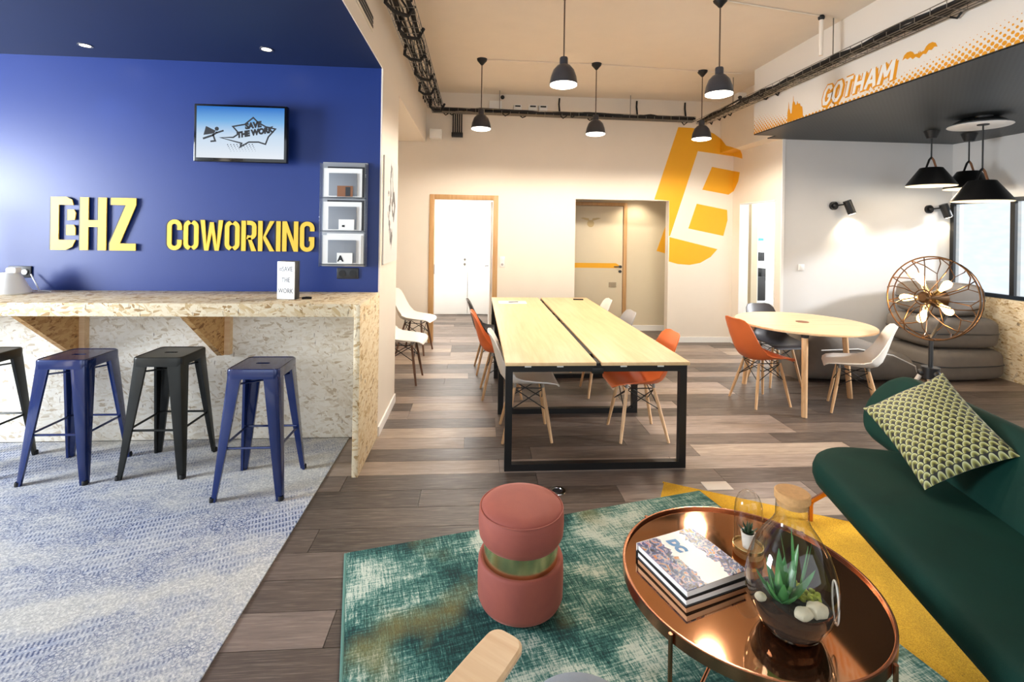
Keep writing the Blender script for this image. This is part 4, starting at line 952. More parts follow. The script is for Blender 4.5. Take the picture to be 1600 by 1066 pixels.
tray('cable_tray', 'wire cable tray with black cables along the printed bulkhead', (3.27, 1.6, 3.15), (3.27, 6.78, 3.20), (-1, 0, 0), 0.15, 6, 9)
rn = random.Random(21)
for k, yy in enumerate((3.05, 3.5, 3.95, 4.55, 5.1, 5.7, 6.35)):
    xo = XP+0.05+rn.uniform(0, 0.08); dd = rn.uniform(0.05, 0.10); ln = rn.uniform(0.12, 0.28)
    LT = bpy.data.objects['cable_tray']
    MB().tube([(xo-XP-0.06+a_, yy-2.2+b_, c_) for a_, b_, c_ in ((0.0, 0, 0.06), (-0.01, 0.01, -dd*0.6), (0.04, ln*0.4, -dd), (0.12, ln*0.8, -dd*0.7), (0.16, ln, 0.05))], 0.015, 8).build('hanging_cable_loop', 'rubber', LT)
dn = thing('cable_drop', 'short vertical bundle of black cables ending in a box on the back wall', 'cables', (-0.30, 6.98, 3.0))
for k in range(5): MB().tube([(-0.06+k*0.03, 0.0, 0.0), (-0.06+k*0.03, 0.0, 0.29)], 0.010, 6).build('cable', 'rubber', dn)
MB().box((0, 0, -0.02), (0.16, 0.08, 0.06), None, 0.005).build('end_box', 'black', dn)
for x in (1.17, 2.32, 3.05): tag(MB().tube([(x, YB-0.04, 3.56), (x-0.01, YB-0.06, 3.47), (x, YB-0.07, 3.35)], 0.013, 8).build('cable_riser', 'rubber'), {1.17: 'black cable rising to the ceiling right of the two white boxes', 2.32: 'black cable rising to the ceiling midway along the back wall tray', 3.05: 'black cable rising near the corner above the painted logo'}[x], 'cable')
def box_thing(name, label, c, d, mat='plastic_w', slot=False):
    t = thing(name, label, 'junction box', c); MB().box((0, 0, 0), d, None, 0.005).build('case', mat, t)
    if slot: MB().box((0, -d[1]/2-0.001, d[2]*0.28), (d[0]*0.7, 0.004, d[2]*0.2)).build('slot', 'black', t)
box_thing('junction_box', 'large white box on the back wall above the cable tray', (0.24, YB-0.04, 3.41), (0.18, 0.08, 0.15))
box_thing('junction_box', 'small white box with dark slot standing apart from the pair', (0.56, YB-0.04, 3.39), (0.11, 0.08, 0.10), 'plastic_w', True)
box_thing('junction_box', 'first of two white slotted boxes above the tray', (0.78, YB-0.04, 3.39), (0.12, 0.08, 0.11), 'plastic_w', True)
box_thing('junction_box', 'second of two white slotted boxes, beside the rising cable', (0.93, YB-0.04, 3.39), (0.12, 0.08, 0.11), 'plastic_w', True)
box_thing('emergency_light', 'white emergency light box in the lobby corner under the trays', (-0.60, YB-0.07, 2.98), (0.17, 0.12, 0.13))
tag(MB().sphere((0.34, YB-0.05, 3.545), 0.03).build('sensor_knob', 'black'), 'small round black knob above the large white box', 'sensor')
cn = thing('ceiling_conduit', 'white conduit elbow dropping from the ceiling to the bulkhead tray', 'conduit', (3.05, 4.15, ZC))
MB().cyl((0, 0, 0), (0, 0, -0.36), 0.018, None, 10).build('pipe', 'wall', cn); MB().sphere((0, 0, -0.02), 0.028).build('elbow', 'black', cn)
tag(MB().tube([(0.03, 5.62, ZC-0.008), (1.37, 5.62, ZC-0.008), (2.70, 5.72, ZC-0.008), (3.2, 5.74, ZC-0.008)], 0.007, 6).build('ceiling_wire', 'ceil'), 'thin cable line on the ceiling joining the three far pendants', 'cable')
tag(MB().tube([(0.69, 3.95, ZC-0.008), (2.01, 3.95, ZC-0.008), (3.05, 4.15, ZC-0.008)], 0.007, 6).build('ceiling_wire', 'ceil'), 'thin cable line on the ceiling joining the two near pendants', 'cable')
cmr = thing('security_camera', 'white security camera on a bracket at the bulkhead corner', 'camera', (3.45, 6.2, 3.42))
MB().box((0, 0, 0), (0.12, 0.1, 0.14), None, 0.01).build('housing', 'plastic_w', cmr); MB().cyl((-0.04, -0.05, 0.0), (-0.07, -0.12, -0.02), 0.022).build('lens', 'black', cmr)
MB().cyl((0.06, 0, 0), (0.17, 0, 0), 0.02).build('bracket', 'plastic_w', cmr)

# switches
def switch(c, label, n):
    t = thing('wall_switch', label, 'switch', c); MB().box((0, -0.006, 0), (0.075, 0.012, 0.078*n), None, 0.004).build('plate', 'plastic_w', t)
    for k in range(n): MB().box((0, -0.013, (k-(n-1)/2)*0.075), (0.045, 0.004, 0.045), None, 0.002).build('rocker', 'white', t)
    if n > 1: MB().cyl((0, -0.012, -0.037), (0, -0.016, -0.037), 0.018).build('outlet', 'sh_grey', t)
switch((0.375, YB, 1.17), 'white double switch plate beside the wooden door frame', 2)
switch((4.09, YA, 1.22), 'white single switch on the grey alcove wall', 1)

# ================================================================== ALCOVE
def black_pendant(x, y, zb, label, d=0.46):
    t = thing('black_pendant', label, 'lamp', (x, y, ZS-0.012), 0, 'black pendants with leather straps'); k = zb-ZS+0.012; r = d/2
    MB().lathe([(0, 0), (0.075, 0), (0.072, -0.01), (0.045, -0.085), (0, -0.085)], 24).build('ceiling_rose', 'black', t)
    MB().cyl((0, 0, -0.08), (0, 0, k+0.30), 0.007, None, 8).build('cord', 'black', t)
    MB().lathe([(r*0.42, k+0.20), (r*0.45, k+0.198), (r*0.95, k+0.025), (r, k), (r*0.985, k), (r*0.43, k+0.19)], 40).build('shade', 'black', t)
    MB().lathe([(r*0.42, k+0.196), (0, k+0.198)], 40).build('shade_top', 'black', t)
    MB().lathe([(r*0.40, k+0.185), (r*0.97, k+0.004), (r*0.975, k-0.006), (r*0.995, k-0.006), (r*1.0, k)], 40).build('lining', 'inner_cream', t)
    for a in (-1, 1): MB().tube([(0, 0, k+0.315), (a*0.025, 0, k+0.29), (a*0.06, 0, k+0.20), (a*0.075, 0, k+0.19)], [0.012, 0.011, 0.010, 0.008], 8).build('strap', 'leather' if a > 0 else 'black', t)
    MB().sphere((0, 0, k+0.07), 0.045, 14, 8).build('bulb', 'glow', t)
    light('alcove_pendant_light', 'POINT', (x, y, zb-0.02), 5, (1, 0.85, 0.65), radius=0.05)
black_pendant(5.07, 5.10, 2.205, 'black pendant hanging alone nearest the wall spots')
black_pendant(5.62, 5.19, 2.19, 'black pendant partly hidden behind another black shade')
black_pendant(4.93, 4.42, 1.99, 'lowest black pendant hanging in front of the window', 0.47)
dm = thing('ceiling_diffuser', 'round white and chrome disc fixed under the black alcove ceiling', 'ceiling fixture', (4.98, 4.50, ZS-0.012))
MB().lathe([(0, 0), (0.14, 0), (0.20, -0.035), (0.21, -0.05), (0, -0.05)], 40).build('canopy', 'chrome', dm)
MB().lathe([(0, -0.05), (0.13, -0.052), (0.245, -0.068), (0.25, -0.074), (0.24, -0.08), (0, -0.075)], 40).build('disc', 'white', dm)

def wall_spot(x, z, label, en):
    t = thing('wall_spot', label, 'lamp', (x, YA, z), 0, 'black wall spots'); 
    MB().cyl((0, 0, 0), (0, -0.03, 0), 0.052, None, 24).build('base', 'black', t)
    MB().sphere((0, -0.04, 0), 0.03).build('joint', 'black', t)
    MB().cyl((0, -0.045, 0), (0.12, -0.10, 0.02), 0.009, None, 8).build('arm', 'black', t)
    a, b = Vector((0.105, -0.10, 0.06)), Vector((0.165, -0.115, -0.10))
    MB().cyl(a, b, 0.046, 0.046, 24).build('head', 'black', t)
    dd = (b-a).normalized(); MB().cyl(b, b+dd*0.004, 0.036, None, 20).build('lens', 'glow_spot', t)
    l = light('wall_spot_beam', 'SPOT', Vector((x, YA, z))+b+dd*0.01, en, (1.0, 0.82, 0.58), radius=0.03, spot=R(120), blend=0.8); aim(l, (dd.x-0.15, 0.22, dd.z))
wall_spot(4.50, 2.005, 'black cylinder spot on the grey wall, lit warm, above the switch', 22)
wall_spot(5.79, 1.985, 'black cylinder spot on the grey wall beside the window', 8)

# ---------------------------------------------------------------- things seen through the side doorway
shf = thing('shelf_unit', 'white shelf unit in the bright room beyond the side doorway', 'shelf', (5.05, 8.3, 0))
for z in (0.45, 0.80, 1.15, 1.5): MB().box((0, 0, z), (0.75, 0.35, 0.025)).build('shelf_board', 'white', shf)
for x in (-0.37, 0.37): MB().box((x, 0, 0.78), (0.02, 0.35, 1.56)).build('upright', 'white', shf)
for k, (dx, z, w_, h, mt, lb_) in enumerate(((-0.20, 1.163, 0.09, 0.24, 'teal', 'teal binder on the shelf beyond the side doorway'), (-0.09, 1.163, 0.10, 0.15, 'dark_grey', 'dark box beside the teal binder on the shelf'), (-0.22, 0.813, 0.12, 0.18, 'sh_grey', 'grey box on the shelf below the teal binder'), (-0.05, 0.813, 0.08, 0.22, 'dark_grey', 'dark folder on the shelf below the teal binder'), (-0.12, 1.513, 0.12, 0.05, 'teal', 'flat teal case on the top shelf beyond the doorway'))):
    tag(MB().box((5.05+dx, 8.25, z+h/2), (w_, 0.22, h), None, 0.004).build('shelf_box', mt), lb_, 'box')
dsk = thing('side_desk', 'white desk in the bright room beyond the side doorway', 'desk', (4.75, 8.9, 0))
MB().box((0, 0, 0.73), (0.7, 0.5, 0.03)).build('top', 'white', dsk)
for x in (-0.3, 0.3): MB().box((x, 0, 0.358), (0.04, 0.4, 0.715)).build('leg', 'steel', dsk)
dl = thing('desk_lamp', 'small dark desk lamp on the white desk beyond the side doorway', 'lamp', (4.78, 8.85, 0.745))
MB().lathe([(0, 0), (0.08, 0), (0.08, 0.015), (0, 0.02)], 16).build('base', 'black', dl); MB().tube([(0, 0, 0.01), (0.0, 0, 0.30), (-0.18, 0, 0.32)], 0.012, 8).build('arm', 'black', dl)
oc = thing('office_chair', 'dark backed chair beyond the side doorway', 'chair', (4.62, 7.6, 0))
MB().box((0, 0.2, 0.72), (0.4, 0.04, 0.4), None, 0.015).build('backrest', 'dark_grey', oc); MB().box((0, 0, 0.46), (0.42, 0.42, 0.05), None, 0.02).build('seat', 'grey_fab', oc)
for x, y in ((-0.18, -0.18), (0.18, -0.18), (0.18, 0.18), (-0.18, 0.18)): MB().cyl((x, y, 0), (x, y, 0.44), 0.014, None, 8).build('leg', 'steel', oc)
hp = thing('hanging_plant', 'thin green hanging plant in the bright room beyond the side doorway', 'plant', (4.58, 8.15, 1.95))
MB().cyl((0, 0, 0.15), (0, 0, 0.75), 0.004, None, 6).build('cord', 'white', hp); MB().lathe([(0, 0), (0.05, 0), (0.07, 0.1), (0.06, 0.1), (0, 0.09)], 16).build('pot', 'white', hp)
rn = random.Random(2)
for k in range(14):
    a = rn.uniform(0, 6.28); x, y, z = 0.07*math.cos(a), 0.07*math.sin(a), 0.08-rn.uniform(0, 0.5)
    MB().sphere((x, y, z), 0.035, 8, 6, (0.6, 0.25, 1)).build('leaf', 'leaf', hp)

# ---------------------------------------------------------------- bean cushions
def cushion_mesh(name, mat, sx, sy, sz, ex=4.0, n=28, k=14, bulge=0.0):
    bm = bmesh.new(); rows = []
    for i in range(k+1):
        ph = -PI/2+PI*i/k; r = []
        cz = math.copysign(abs(math.sin(ph))**(2/ex*1.1), math.sin(ph)); cr_ = abs(math.cos(ph))**(2/ex)
        for j in range(n):
            a = 2*PI*j/n; x = math.copysign(abs(math.cos(a))**(2/ex), math.cos(a)); y = math.copysign(abs(math.sin(a))**(2/ex), math.sin(a))
            r.append((x*cr_*sx/2, y*cr_*sy/2, cz*sz/2+sz/2+bulge*(1-x*x)*(1-y*y)*(1 if cz > 0 else 0)))
        rows.append(r)
    bm.free(); mb = MB(); vs = [p for r in rows for p in r]; fs = []
    for i in range(k):
        for j in range(n): l = (j+1) % n; fs.append((i*n+j, i*n+l, (i+1)*n+l, (i+1)*n+j))
    mb.add(vs, fs)
    return mb.mesh(name, mat, 80)
def cushion(loc, rz, sx, sy, sz, label, ex=5.2):
    t = thing('floor_cushion', label, 'cushion', loc, rz, 'grey bean cushions in the alcove')
    put('body', cushion_mesh('body', 'grey_fab', sx, sy, sz, ex), t)
    pp = []
    for j in range(40):
        a = 2*PI*j/40; x = math.copysign(abs(math.cos(a))**(2/ex), math.cos(a)); y = math.copysign(abs(math.sin(a))**(2/ex), math.sin(a)); pp.append((x*sx*0.502, y*sy*0.502, sz*0.5))
    MB().tube(pp, 0.006, 6, True).build('piping', 'dark_grey', t)
cushion((5.57, 5.42, 0), R(4), 0.98, 0.74, 0.36, 'grey bean cushion at the bottom of the corner stack')
cushion((5.55, 5.44, 0.355), R(-3), 0.92, 0.70, 0.36, 'grey bean cushion in the middle of the corner stack')
cushion((5.55, 5.46, 0.71), R(6), 0.70, 0.62, 0.38, 'grey bean cushion on top of the corner stack')
# low bean lounger: sloping body
lo = thing('bean_lounger', 'long low grey bean bag lounger sloping along the alcove wall', 'bean bag', (4.35, 5.38, 0))
mb = MB(); vs = []; fs = []; NS, NA = 20, 18
for i in range(NS+1):
    t_ = i/NS; x = -0.72+1.40*t_
    h = 0.60*(1-0.62*t_**1.5)*(math.sin(PI*min(1, t_*4+0.0001)/2)**0.4)*(1 if t_ < 0.9 else (max(0.0, 1-(t_-0.9)/0.1))**0.45+0.02); w_ = 0.40*(math.sin(PI*(0.04+0.92*t_))**0.35)
    for j in range(NA):
        a = 2*PI*j/NA; cy = math.copysign(abs(math.cos(a))**0.6, math.cos(a)); cz = math.copysign(abs(math.sin(a))**0.7, math.sin(a))
        vs.append((x, cy*w_, h/2+cz*h/2))
for i in range(NS):
    for j in range(NA): l = (j+1) % NA; fs.append((i*NA+j, i*NA+l, (i+1)*NA+l, (i+1)*NA+j))
fs.append(tuple(range(NA))); fs.append(tuple(NS*NA+j for j in range(NA)))
mb.add(vs, fs).build('body', 'grey_fab', lo, 80)
MB().tube([(-0.60, -0.36, 0.38), (-0.2, -0.385, 0.40), (0.2, -0.39, 0.33), (0.5, -0.35, 0.2), (0.62, -0.24, 0.1)], 0.006, 6).build('piping', 'white', lo)

# ================================================================== FAN LAMP
fx, fy, fz = 3.60, 3.60, 1.145
fan = thing('fan_lamp', 'floor lamp shaped like a vintage wire fan with glowing bulbs', 'lamp', (fx, fy, 0))
ax = Vector((-0.96, -0.22, 0.10)).normalized()
e1 = Vector((0, 0, 1)).cross(ax).normalized(); e2 = ax.cross(e1)
C0 = Vector((0, 0, fz))
def fp(r, a, d): return C0+(e1*math.cos(a)+e2*math.sin(a))*r+ax*(d*0.6)
RC = 0.328
def ring(r, d, wr=0.005, n=48): return MB().tube([fp(r, 2*PI*k/n, d) for k in range(n)], wr, 6, True)
MT['wire_bronze'] = plain('bronze_wire', '#6e5238', 0.3, 0.9, var=0.1)
ring(RC, 0.03, 0.006).build('cage_ring', 'wire_bronze', fan); ring(RC*0.97, -0.06, 0.005).build('cage_ring', 'wire_bronze', fan); ring(0.06, 0.17, 0.005, 24).build('cage_ring', 'wire_bronze', fan)
for k in range(10):
    a = 2*PI*k/10+0.2; a2 = a+0.42
    MB().tube([fp(0.06, a, 0.17), fp(0.14, a+0.06, 0.185), fp(0.24, a+0.16, 0.15), fp(0.31, a+0.26, 0.09), fp(RC, a+0.32, 0.03)], 0.0042, 6).build('cage_wire', 'wire_bronze', fan)
    MB().tube([fp(RC, a, 0.03), fp(RC*0.86, a+0.1, -0.10), fp(RC*0.62, a+0.31, -0.17), fp(RC*0.86, a+0.53, -0.10), fp(RC, a+0.628, 0.03)], 0.0042, 6).build('cage_wire', 'wire_bronze', fan)
    MB().tube([fp(0.05, a+0.3, -0.12), fp(0.2, a+0.31, -0.165), fp(RC*0.62, a+0.31, -0.17)], 0.0036, 6).build('cage_wire', 'wire_bronze', fan)
MB().tube([fp(0, 0, 0.18), fp(0, 0, 0.16), fp(0, 0, 0.05), fp(0, 0, -0.14), fp(0, 0, -0.20)], [0.03, 0.045, 0.05, 0.075, 0.05], 20).build('hub', 'wire_bronze', fan)
for k in range(5):
    a = 2*PI*k/5+0.75; p0, p1, p2, p3 = fp(0.045, a, 0.03), fp(0.10, a, 0.05), fp(0.115, a, 0.055), fp(0.205, a, 0.09)
    MB().cyl(p0, p1, 0.019, 0.021, 12).build('socket', 'brass', fan)
    d = (p3-p2); bb_ = MB().tube([p1, p2, p2+d*0.3, p2+d*0.65, p2+d*0.9, p3], [0.014, 0.017, 0.026, 0.031, 0.022, 0.005], 12).build('bulb', 'glow_warm', fan)
    light('fan_bulb_light', 'POINT', Vector((fx, fy, 0))+fp(0.24, a, 0.11), 1.6, (1, 0.68, 0.35), radius=0.03)
zc = 0.60
MB().tube([C0-ax*0.17, C0-ax*0.17+Vector((0, 0, -0.12)), (0, 0, fz-0.32), (0, 0, zc)], 0.016, 10).build('pole', 'black', fan)
MB().cyl((0, 0, zc), (0, 0, zc-0.09), 0.06, 0.055, 20).build('tripod_collar', 'black', fan)
for k in range(3):
    a = 2*PI*k/3+0.5; q = (0.055*math.cos(a), 0.055*math.sin(a), zc-0.05); p = (0.33*math.cos(a), 0.33*math.sin(a), 0.0)
    MB().tube([q, p], [0.017, 0.013], 10).build('leg', plain('grey_washed_leg', '#b9b0a4', 0.5), fan)
    MB().sphere(q, 0.03, 12, 8).build('leg_knuckle', 'black', fan)
MB().cyl((0, 0, zc-0.09), (0, 0, 0.28), 0.02, None, 12).build('centre_post', 'birch', fan)

# ================================================================== RUGS
yr = thing('mustard_rug', 'mustard yellow pile rug lying partly under the green rug', 'rug', (1.24, 3.08, 0), R(-28))
MB().b2(0, 1.75, -2.3, 0, 0.0004, 0.007, 0.002).build('pile', 'yellow_rug', yr)
MB().b2(-0.008, 1.758, -2.308, -2.3, 0.0004, 0.007).b2(-0.008, 1.758, 0, 0.008, 0.0004, 0.007).build('hem', 'yellow_rug', yr)
gr_ = thing('green_rug', 'distressed dark green woven rug under the pouf and copper table', 'rug', (-0.62, 2.47, 0), R(13.6))
MB().b2(0, 2.10, -3.0, 0, 0.0075, 0.014, 0.003).build('pile', 'green_rug', gr_)
MB().b2(-0.012, 0, -3.0, 0, 0.0075, 0.013, 0.002).build('hem', plain('rug_edge_binding', '#5d8a80', 0.9), gr_)
RZ = 0.014
# floor fittings
fb = thing('floor_socket', 'small round metal floor socket behind the pink pouf', 'socket', (0.53, 3.02, 0)); MB().lathe([(0.03, 0), (0.032, 0.004), (0.05, 0.004), (0.052, 0), ], 24).build('ring', 'chrome', fb); MB().lathe([(0, 0.002), (0.03, 0.002), (0.03, 0)], 24).build('cap', 'dark_grey', fb)
tag(MB().box((1.57, 3.03, 0.003), (0.17, 0.10, 0.006), None, 0.001).build('floor_plate', plain('beige_plate', '#d2c4b4', 0.45)), 'pale beige floor plate beyond the mustard rug corner', 'floor plate')

# ================================================================== POUF
pf = thing('velvet_pouf', 'round dusty pink velvet pouf with a brass waist band', 'pouf', (0.215, 2.13, RZ))
MB().lathe([(0, 0.004), (0.15, 0.004), (0.176, 0.012), (0.186, 0.035), (0.188, 0.12), (0.186, 0.185), (0.182, 0.196), (0.176, 0.198), (0.168, 0.196), (0.16, 0.19), (0, 0.19)], 48).build('lower_drum', 'velvet_pink', pf, 60)
MB().lathe([(0, 0.19), (0.162, 0.19), (0.162, 0.285), (0, 0.285)], 48).build('brass_band', 'brass', pf)
MB().lathe([(0, 0.265), (0.15, 0.268), (0.172, 0.278), (0.184, 0.30), (0.187, 0.34), (0.186, 0.385), (0.180, 0.405), (0.166, 0.420), (0.13, 0.430), (0.07, 0.435), (0, 0.437)], 48).build('seat_cushion', 'velvet_pink', pf, 60)
MB().tube([(0.181*math.cos(2*PI*k/48), 0.181*math.sin(2*PI*k/48), 0.408) for k in range(48)], 0.004, 6, True).build('piping', 'velvet_pink', pf)

# ================================================================== COPPER TABLE
tcx, tcy = 0.98, 1.675; TR = 0.43
ct = thing('copper_tray_table', 'round copper coffee table with mirrored bronze top and thin legs', 'table', (tcx, tcy, RZ))
z0 = 0.352
MB().lathe([(TR-0.010, z0+0.008), (TR, z0+0.008), (TR, z0+0.045), (TR-0.003, z0+0.047), (TR-0.008, z0+0.047), (TR-0.010, z0+0.045), (TR-0.010, z0+0.02)], 96).build('tray_rim', 'rose', ct, 25)
MB().lathe([(0, z0+0.012), (TR-0.0095, z0+0.012), (TR-0.0095, z0+0.036), (0, z0+0.036)], 96).build('mirror_top', 'mirror', ct, 25)
for a in (212, 302, 32, 122):
    c, s = math.cos(R(a)), math.sin(R(a)); r = TR+0.008
    MB().cyl((r*c, r*s, 0), (r*c, r*s, z0+0.042), 0.007, None, 10).build('leg', 'rose', ct)
    MB().tube([(r*c, r*s, 0.02), (r*0.3*c, r*0.3*s, z0-0.1), (0, 0, z0-0.07)], 0.006, 8).build('brace', 'rose', ct)
TT = RZ+z0+0.036      # mirror surface height
# books
def book(z, h, w_, d, rz, label, art, cx=0.79, cy=1.715):
    t = thing('book', label, 'book', (cx, cy, z), R(rz))
    MB().box((0, 0, 0.0015), (w_, d, 0.003)).build('back_cover', 'black' if art else 'dark_grey', t)
    MB().box((0.0, 0.0, h/2), (w_-0.01, d-0.008, h-0.007)).build('pages', 'paper', t)
    cv = MB().box((0, 0, h-0.0015), (w_, d, 0.003)).build('front_cover', 'cover' if art else 'dark_grey', t)
    MB().box((0, d/2+0.001, h/2), (w_, 0.003, h)).build('spine', 'paper' if art else 'black', t)
    return t, cv, h
book(TT, 0.026, 0.27, 0.265, 18, 'thick book with dark boards at the bottom of the pair', False)
bk2, cv2, hh = book(TT+0.0265, 0.028, 0.268, 0.262, 19, 'colourful art cover book with blue logo lying on another book', True)
vs, fs = text_mesh('DC', 0.052, 0.0006, 0.12, 0.004, 0.95); MB().add(vs, fs, frame_m((-0.02, 0.10, hh+0.0008), (0, -1, 0), (1, 0, 0), (0, 0, 1))).build('cover_logo', 'blue_ink', cv2)

# terrarium
tx, ty = 0.995, 1.45
tr_ = thing('terrarium', 'egg shaped glass terrarium with cork lid on the copper table', 'terrarium', (tx, ty, TT))
gp = [(0.0, 0.002), (0.07, 0.001), (0.088, 0.018), (0.112, 0.065), (0.127, 0.115), (0.130, 0.15), (0.124, 0.195), (0.105, 0.25), (0.078, 0.295), (0.056, 0.325), (0.047, 0.345), (0.046, 0.40)]
MB().lathe(gp, 56).build('glass_jar', 'glass', tr_, 80)
MB().lathe([(0, 0.385), (0.044, 0.385), (0.045, 0.402), (0.0505, 0.404), (0.0505, 0.424), (0.047, 0.427), (0, 0.427)], 32).build('cork_lid', 'cork', tr_)
MB().lathe([(0, 0.006), (0.068, 0.006), (0.085, 0.024), (0.105, 0.062), (0.112, 0.082), (0.085, 0.094), (0.04, 0.098), (0, 0.1)], 40).build('soil_bed', 'soil', tr_, 60)
oa = R(-25); oc_ = Vector((0.118*math.cos(oa), 0.122*math.sin(oa), 0.115)); on = Vector((math.cos(oa), math.sin(oa), 0.02)).normalized(); o1 = on.cross(Vector((0, 0, 1))).normalized(); o2 = o1.cross(on)
MB().tube([oc_+o1*0.038*math.cos(2*PI*k/32)+o2*0.062*math.sin(2*PI*k/32)for k in range(32)], 0.0028, 8, True).build('opening_rim', plain('glass_lip', '#e9e4da', 0.15), tr_)
rn = random.Random(11)
def blade(base, d, ln, wd, curl, n=7):
    d = Vector(d).normalized(); up_ = Vector((0, 0, 1)); side = d.cross(up_).normalized() if abs(d.z) < 0.98 else Vector((1, 0, 0))
    mb = MB(); vs = []; fs = []; p = Vector(base); dr = d.copy()
    for i in range(n):
        t = i/(n-1); w_ = wd*(1-t)**0.7*(0.7+0.6*min(1, t*4))/1.3+0.0006; th = w_*0.45; nrm = side.cross(dr).normalized()
        vs += [p+side*w_, p+nrm*th, p-side*w_, p-nrm*th*0.6]; p = p+dr*(ln/(n-1)); dr = (dr+up_*curl/(n-1)).normalized()
    for i in range(n-1):
        for k in range(4): l = (k+1) % 4; fs.append((i*4+k, i*4+l, i*4+4+l, i*4+4+k))
    fs.append((0, 1, 2, 3)); fs.append(tuple((n-1)*4+k for k in range(4)))
    return mb.add(vs, fs)
al = thing('aloe_plant', 'green spiky aloe growing inside the glass terrarium', 'plant', (tx-0.035, ty-0.01, TT+0.092))
for k in range(13):
    a = k*2.4; el = 0.5+0.9*(k/13); ln = rn.uniform(0.11, 0.175); c = 0.9+0.3*rn.random()
    d = (math.cos(a)*math.cos(el), math.sin(a)*math.cos(el), math.sin(el))
    if d[0] < -0.35 or d[1] < -0.4: ln *= 0.6
    blade((0.006*math.cos(a), 0.006*math.sin(a), 0), d, ln, 0.021, 0.8).build('leaf', 'leaf', al, 50)
tp = thing('grass_plant', 'tall thin green blades inside the glass terrarium', 'plant', (tx+0.03, ty+0.02, TT+0.092))
for k in range(5):
    a = k*1.3; blade((0.01*math.cos(a), 0.01*math.sin(a), 0), (0.22*math.cos(a), 0.22*math.sin(a), 1), rn.uniform(0.15, 0.22), 0.006, 0.3).build('leaf', 'leaf', tp, 50)
for k, (dx, dy, s_, lb_) in enumerate(((-0.012, -0.078, 0.024, 'pale pebble in the terrarium next to the aloe'), (0.035, -0.07, 0.029, 'larger pale pebble in the terrarium next to the moss'), (-0.098, 0.0, 0.017, 'small pale pebble against the terrarium glass behind the aloe'))):
    mb = MB(); mb.sphere((0, 0, 0), s_, 12, 8, (1.15, 0.85, 0.75)); mb.v = [tuple(Vector(p)*(1+0.10*math.sin(p[0]*190+k)*math.cos(p[1]*170))) for p in mb.v]
    o = tag(mb.build('pebble', 'pebble'), lb_, 'pebble', 'pebbles in the terrarium'); o.location = (tx+dx, ty+dy, TT+0.094+s_*0.5)
mo = MB()
for k in range(130):
    a = rn.uniform(-0.6, 1.5); r = rn.uniform(0.02, 0.088); mo.sphere((r*math.cos(a), r*math.sin(a), 0.098-r*0.12+rn.uniform(0, 0.012)), rn.uniform(0.005, 0.011), 6, 4)
mo = mo.build('moss', 'moss'); mo.location = (tx, ty, TT); tag(mo, 'yellow green moss on the soil inside the terrarium', 'moss', kind='stuff')
# bell jar
jx, jy = 1.06, 1.80
bj = thing('bell_jar', 'small glass dome on a brass and wood base on the copper table', 'bell jar', (jx, jy, TT))
MB().lathe([(0, 0), (0.052, 0), (0.054, 0.006), (0.054, 0.02), (0.05, 0.024), (0, 0.024)], 32).build('base', 'cork', bj)
MB().lathe([(0.0535, 0.022), (0.0555, 0.022), (0.0555, 0.034), (0.0525, 0.034)], 32).build('brass_band', 'brass', bj)
MB().lathe([(0.05, 0.024), (0.051, 0.10), (0.051, 0.16), (0.047, 0.195), (0.036, 0.222), (0.02, 0.237), (0, 0.242)], 32).build('glass_dome', 'glass', bj, 80)
sp_ = thing('potted_succulent', 'tiny dark succulent in a white pot under the glass dome', 'plant', (jx, jy, TT+0.024))
MB().lathe([(0, 0), (0.02, 0), (0.026, 0.055), (0.027, 0.058), (0.023, 0.058), (0.022, 0.05), (0, 0.05)], 24).build('pot', 'ceramic', sp_)
MB().lathe([(0, 0.052), (0.022, 0.05)], 16).build('soil', 'soil', sp_)
for k in range(14):
    a = k*2.4; el = 0.35+1.0*(k/14); blade((0, 0, 0.05), (math.cos(a)*math.cos(el), math.sin(a)*math.cos(el), math.sin(el)), 0.045, 0.007, 0.5, 5).build('leaf', 'leaf_dark', sp_, 50)

# ================================================================== SOFA
so = thing('velvet_sofa', 'bottle green velvet sofa with rounded seat and back', 'sofa', (2.01, 1.89, 0.0), R(-13.9))
def slab(w_, l_, r, prof, m):
    mb = MB(); vs = []; fs = []; n = None
    for ins, z in prof:
        ring_ = rrect(w_-2*ins, l_-2*ins, max(0.02, r-ins), 10); n = len(ring_); vs += [(x, y, z) for x, y in ring_]
    for i in range(len(prof)-1):
        for j in range(n): l = (j+1) % n; fs.append((i*n+j, i*n+l, (i+1)*n+l, (i+1)*n+j))
    fs.append(tuple(range(n))); fs.append(tuple((len(prof)-1)*n+j for j in range(n)))
    return mb.add(vs, fs, m)
def puff(t, r): return [(r, 0), (r*0.5, r*0.13), (r*0.2, r*0.4), (0, r), (0, t-r), (r*0.2, t-r*0.4), (r*0.5, t-r*0.13), (r, t), (r*2.2, t+0.006)]
slab(0.74, 2.0, 0.30, puff(0.15, 0.06), Matrix.Translation((0.04, -0.22, 0.28))).build('seat', 'velvet_green', so, 80)
bd = Vector((0.25, 0, 0.39)).normalized(); bn = Vector((-bd.z, 0, bd.x))
slab(0.46, 2.4, 0.22, puff(0.15, 0.065), frame_m(Vector((0.37, 0.08, 0.545))-bn*0.075, bd, (0, 1, 0), -bd.cross(Vector((0, 1, 0))) if False else bn)).build('backrest', 'velvet_green', so, 80)
for (x, y) in ((-0.24, 0.62), (0.28, 0.68), (-0.24, -0.95), (0.28, -0.95)):
    k = 1 if y > 0 else -1
    MB().tube([(x, y-0.12*k, 0.30), (x*1.05, y-0.10*k, 0.27), (x*1.12, y+0.06*k, 0.13), (x*1.12, y+0.08*k, 0.10), (x*1.12, y+0.08*k, 0.0075 if y > 0 else 0.0145)], 0.013, 10).build('leg', 'brass' if False else 'rose', so)
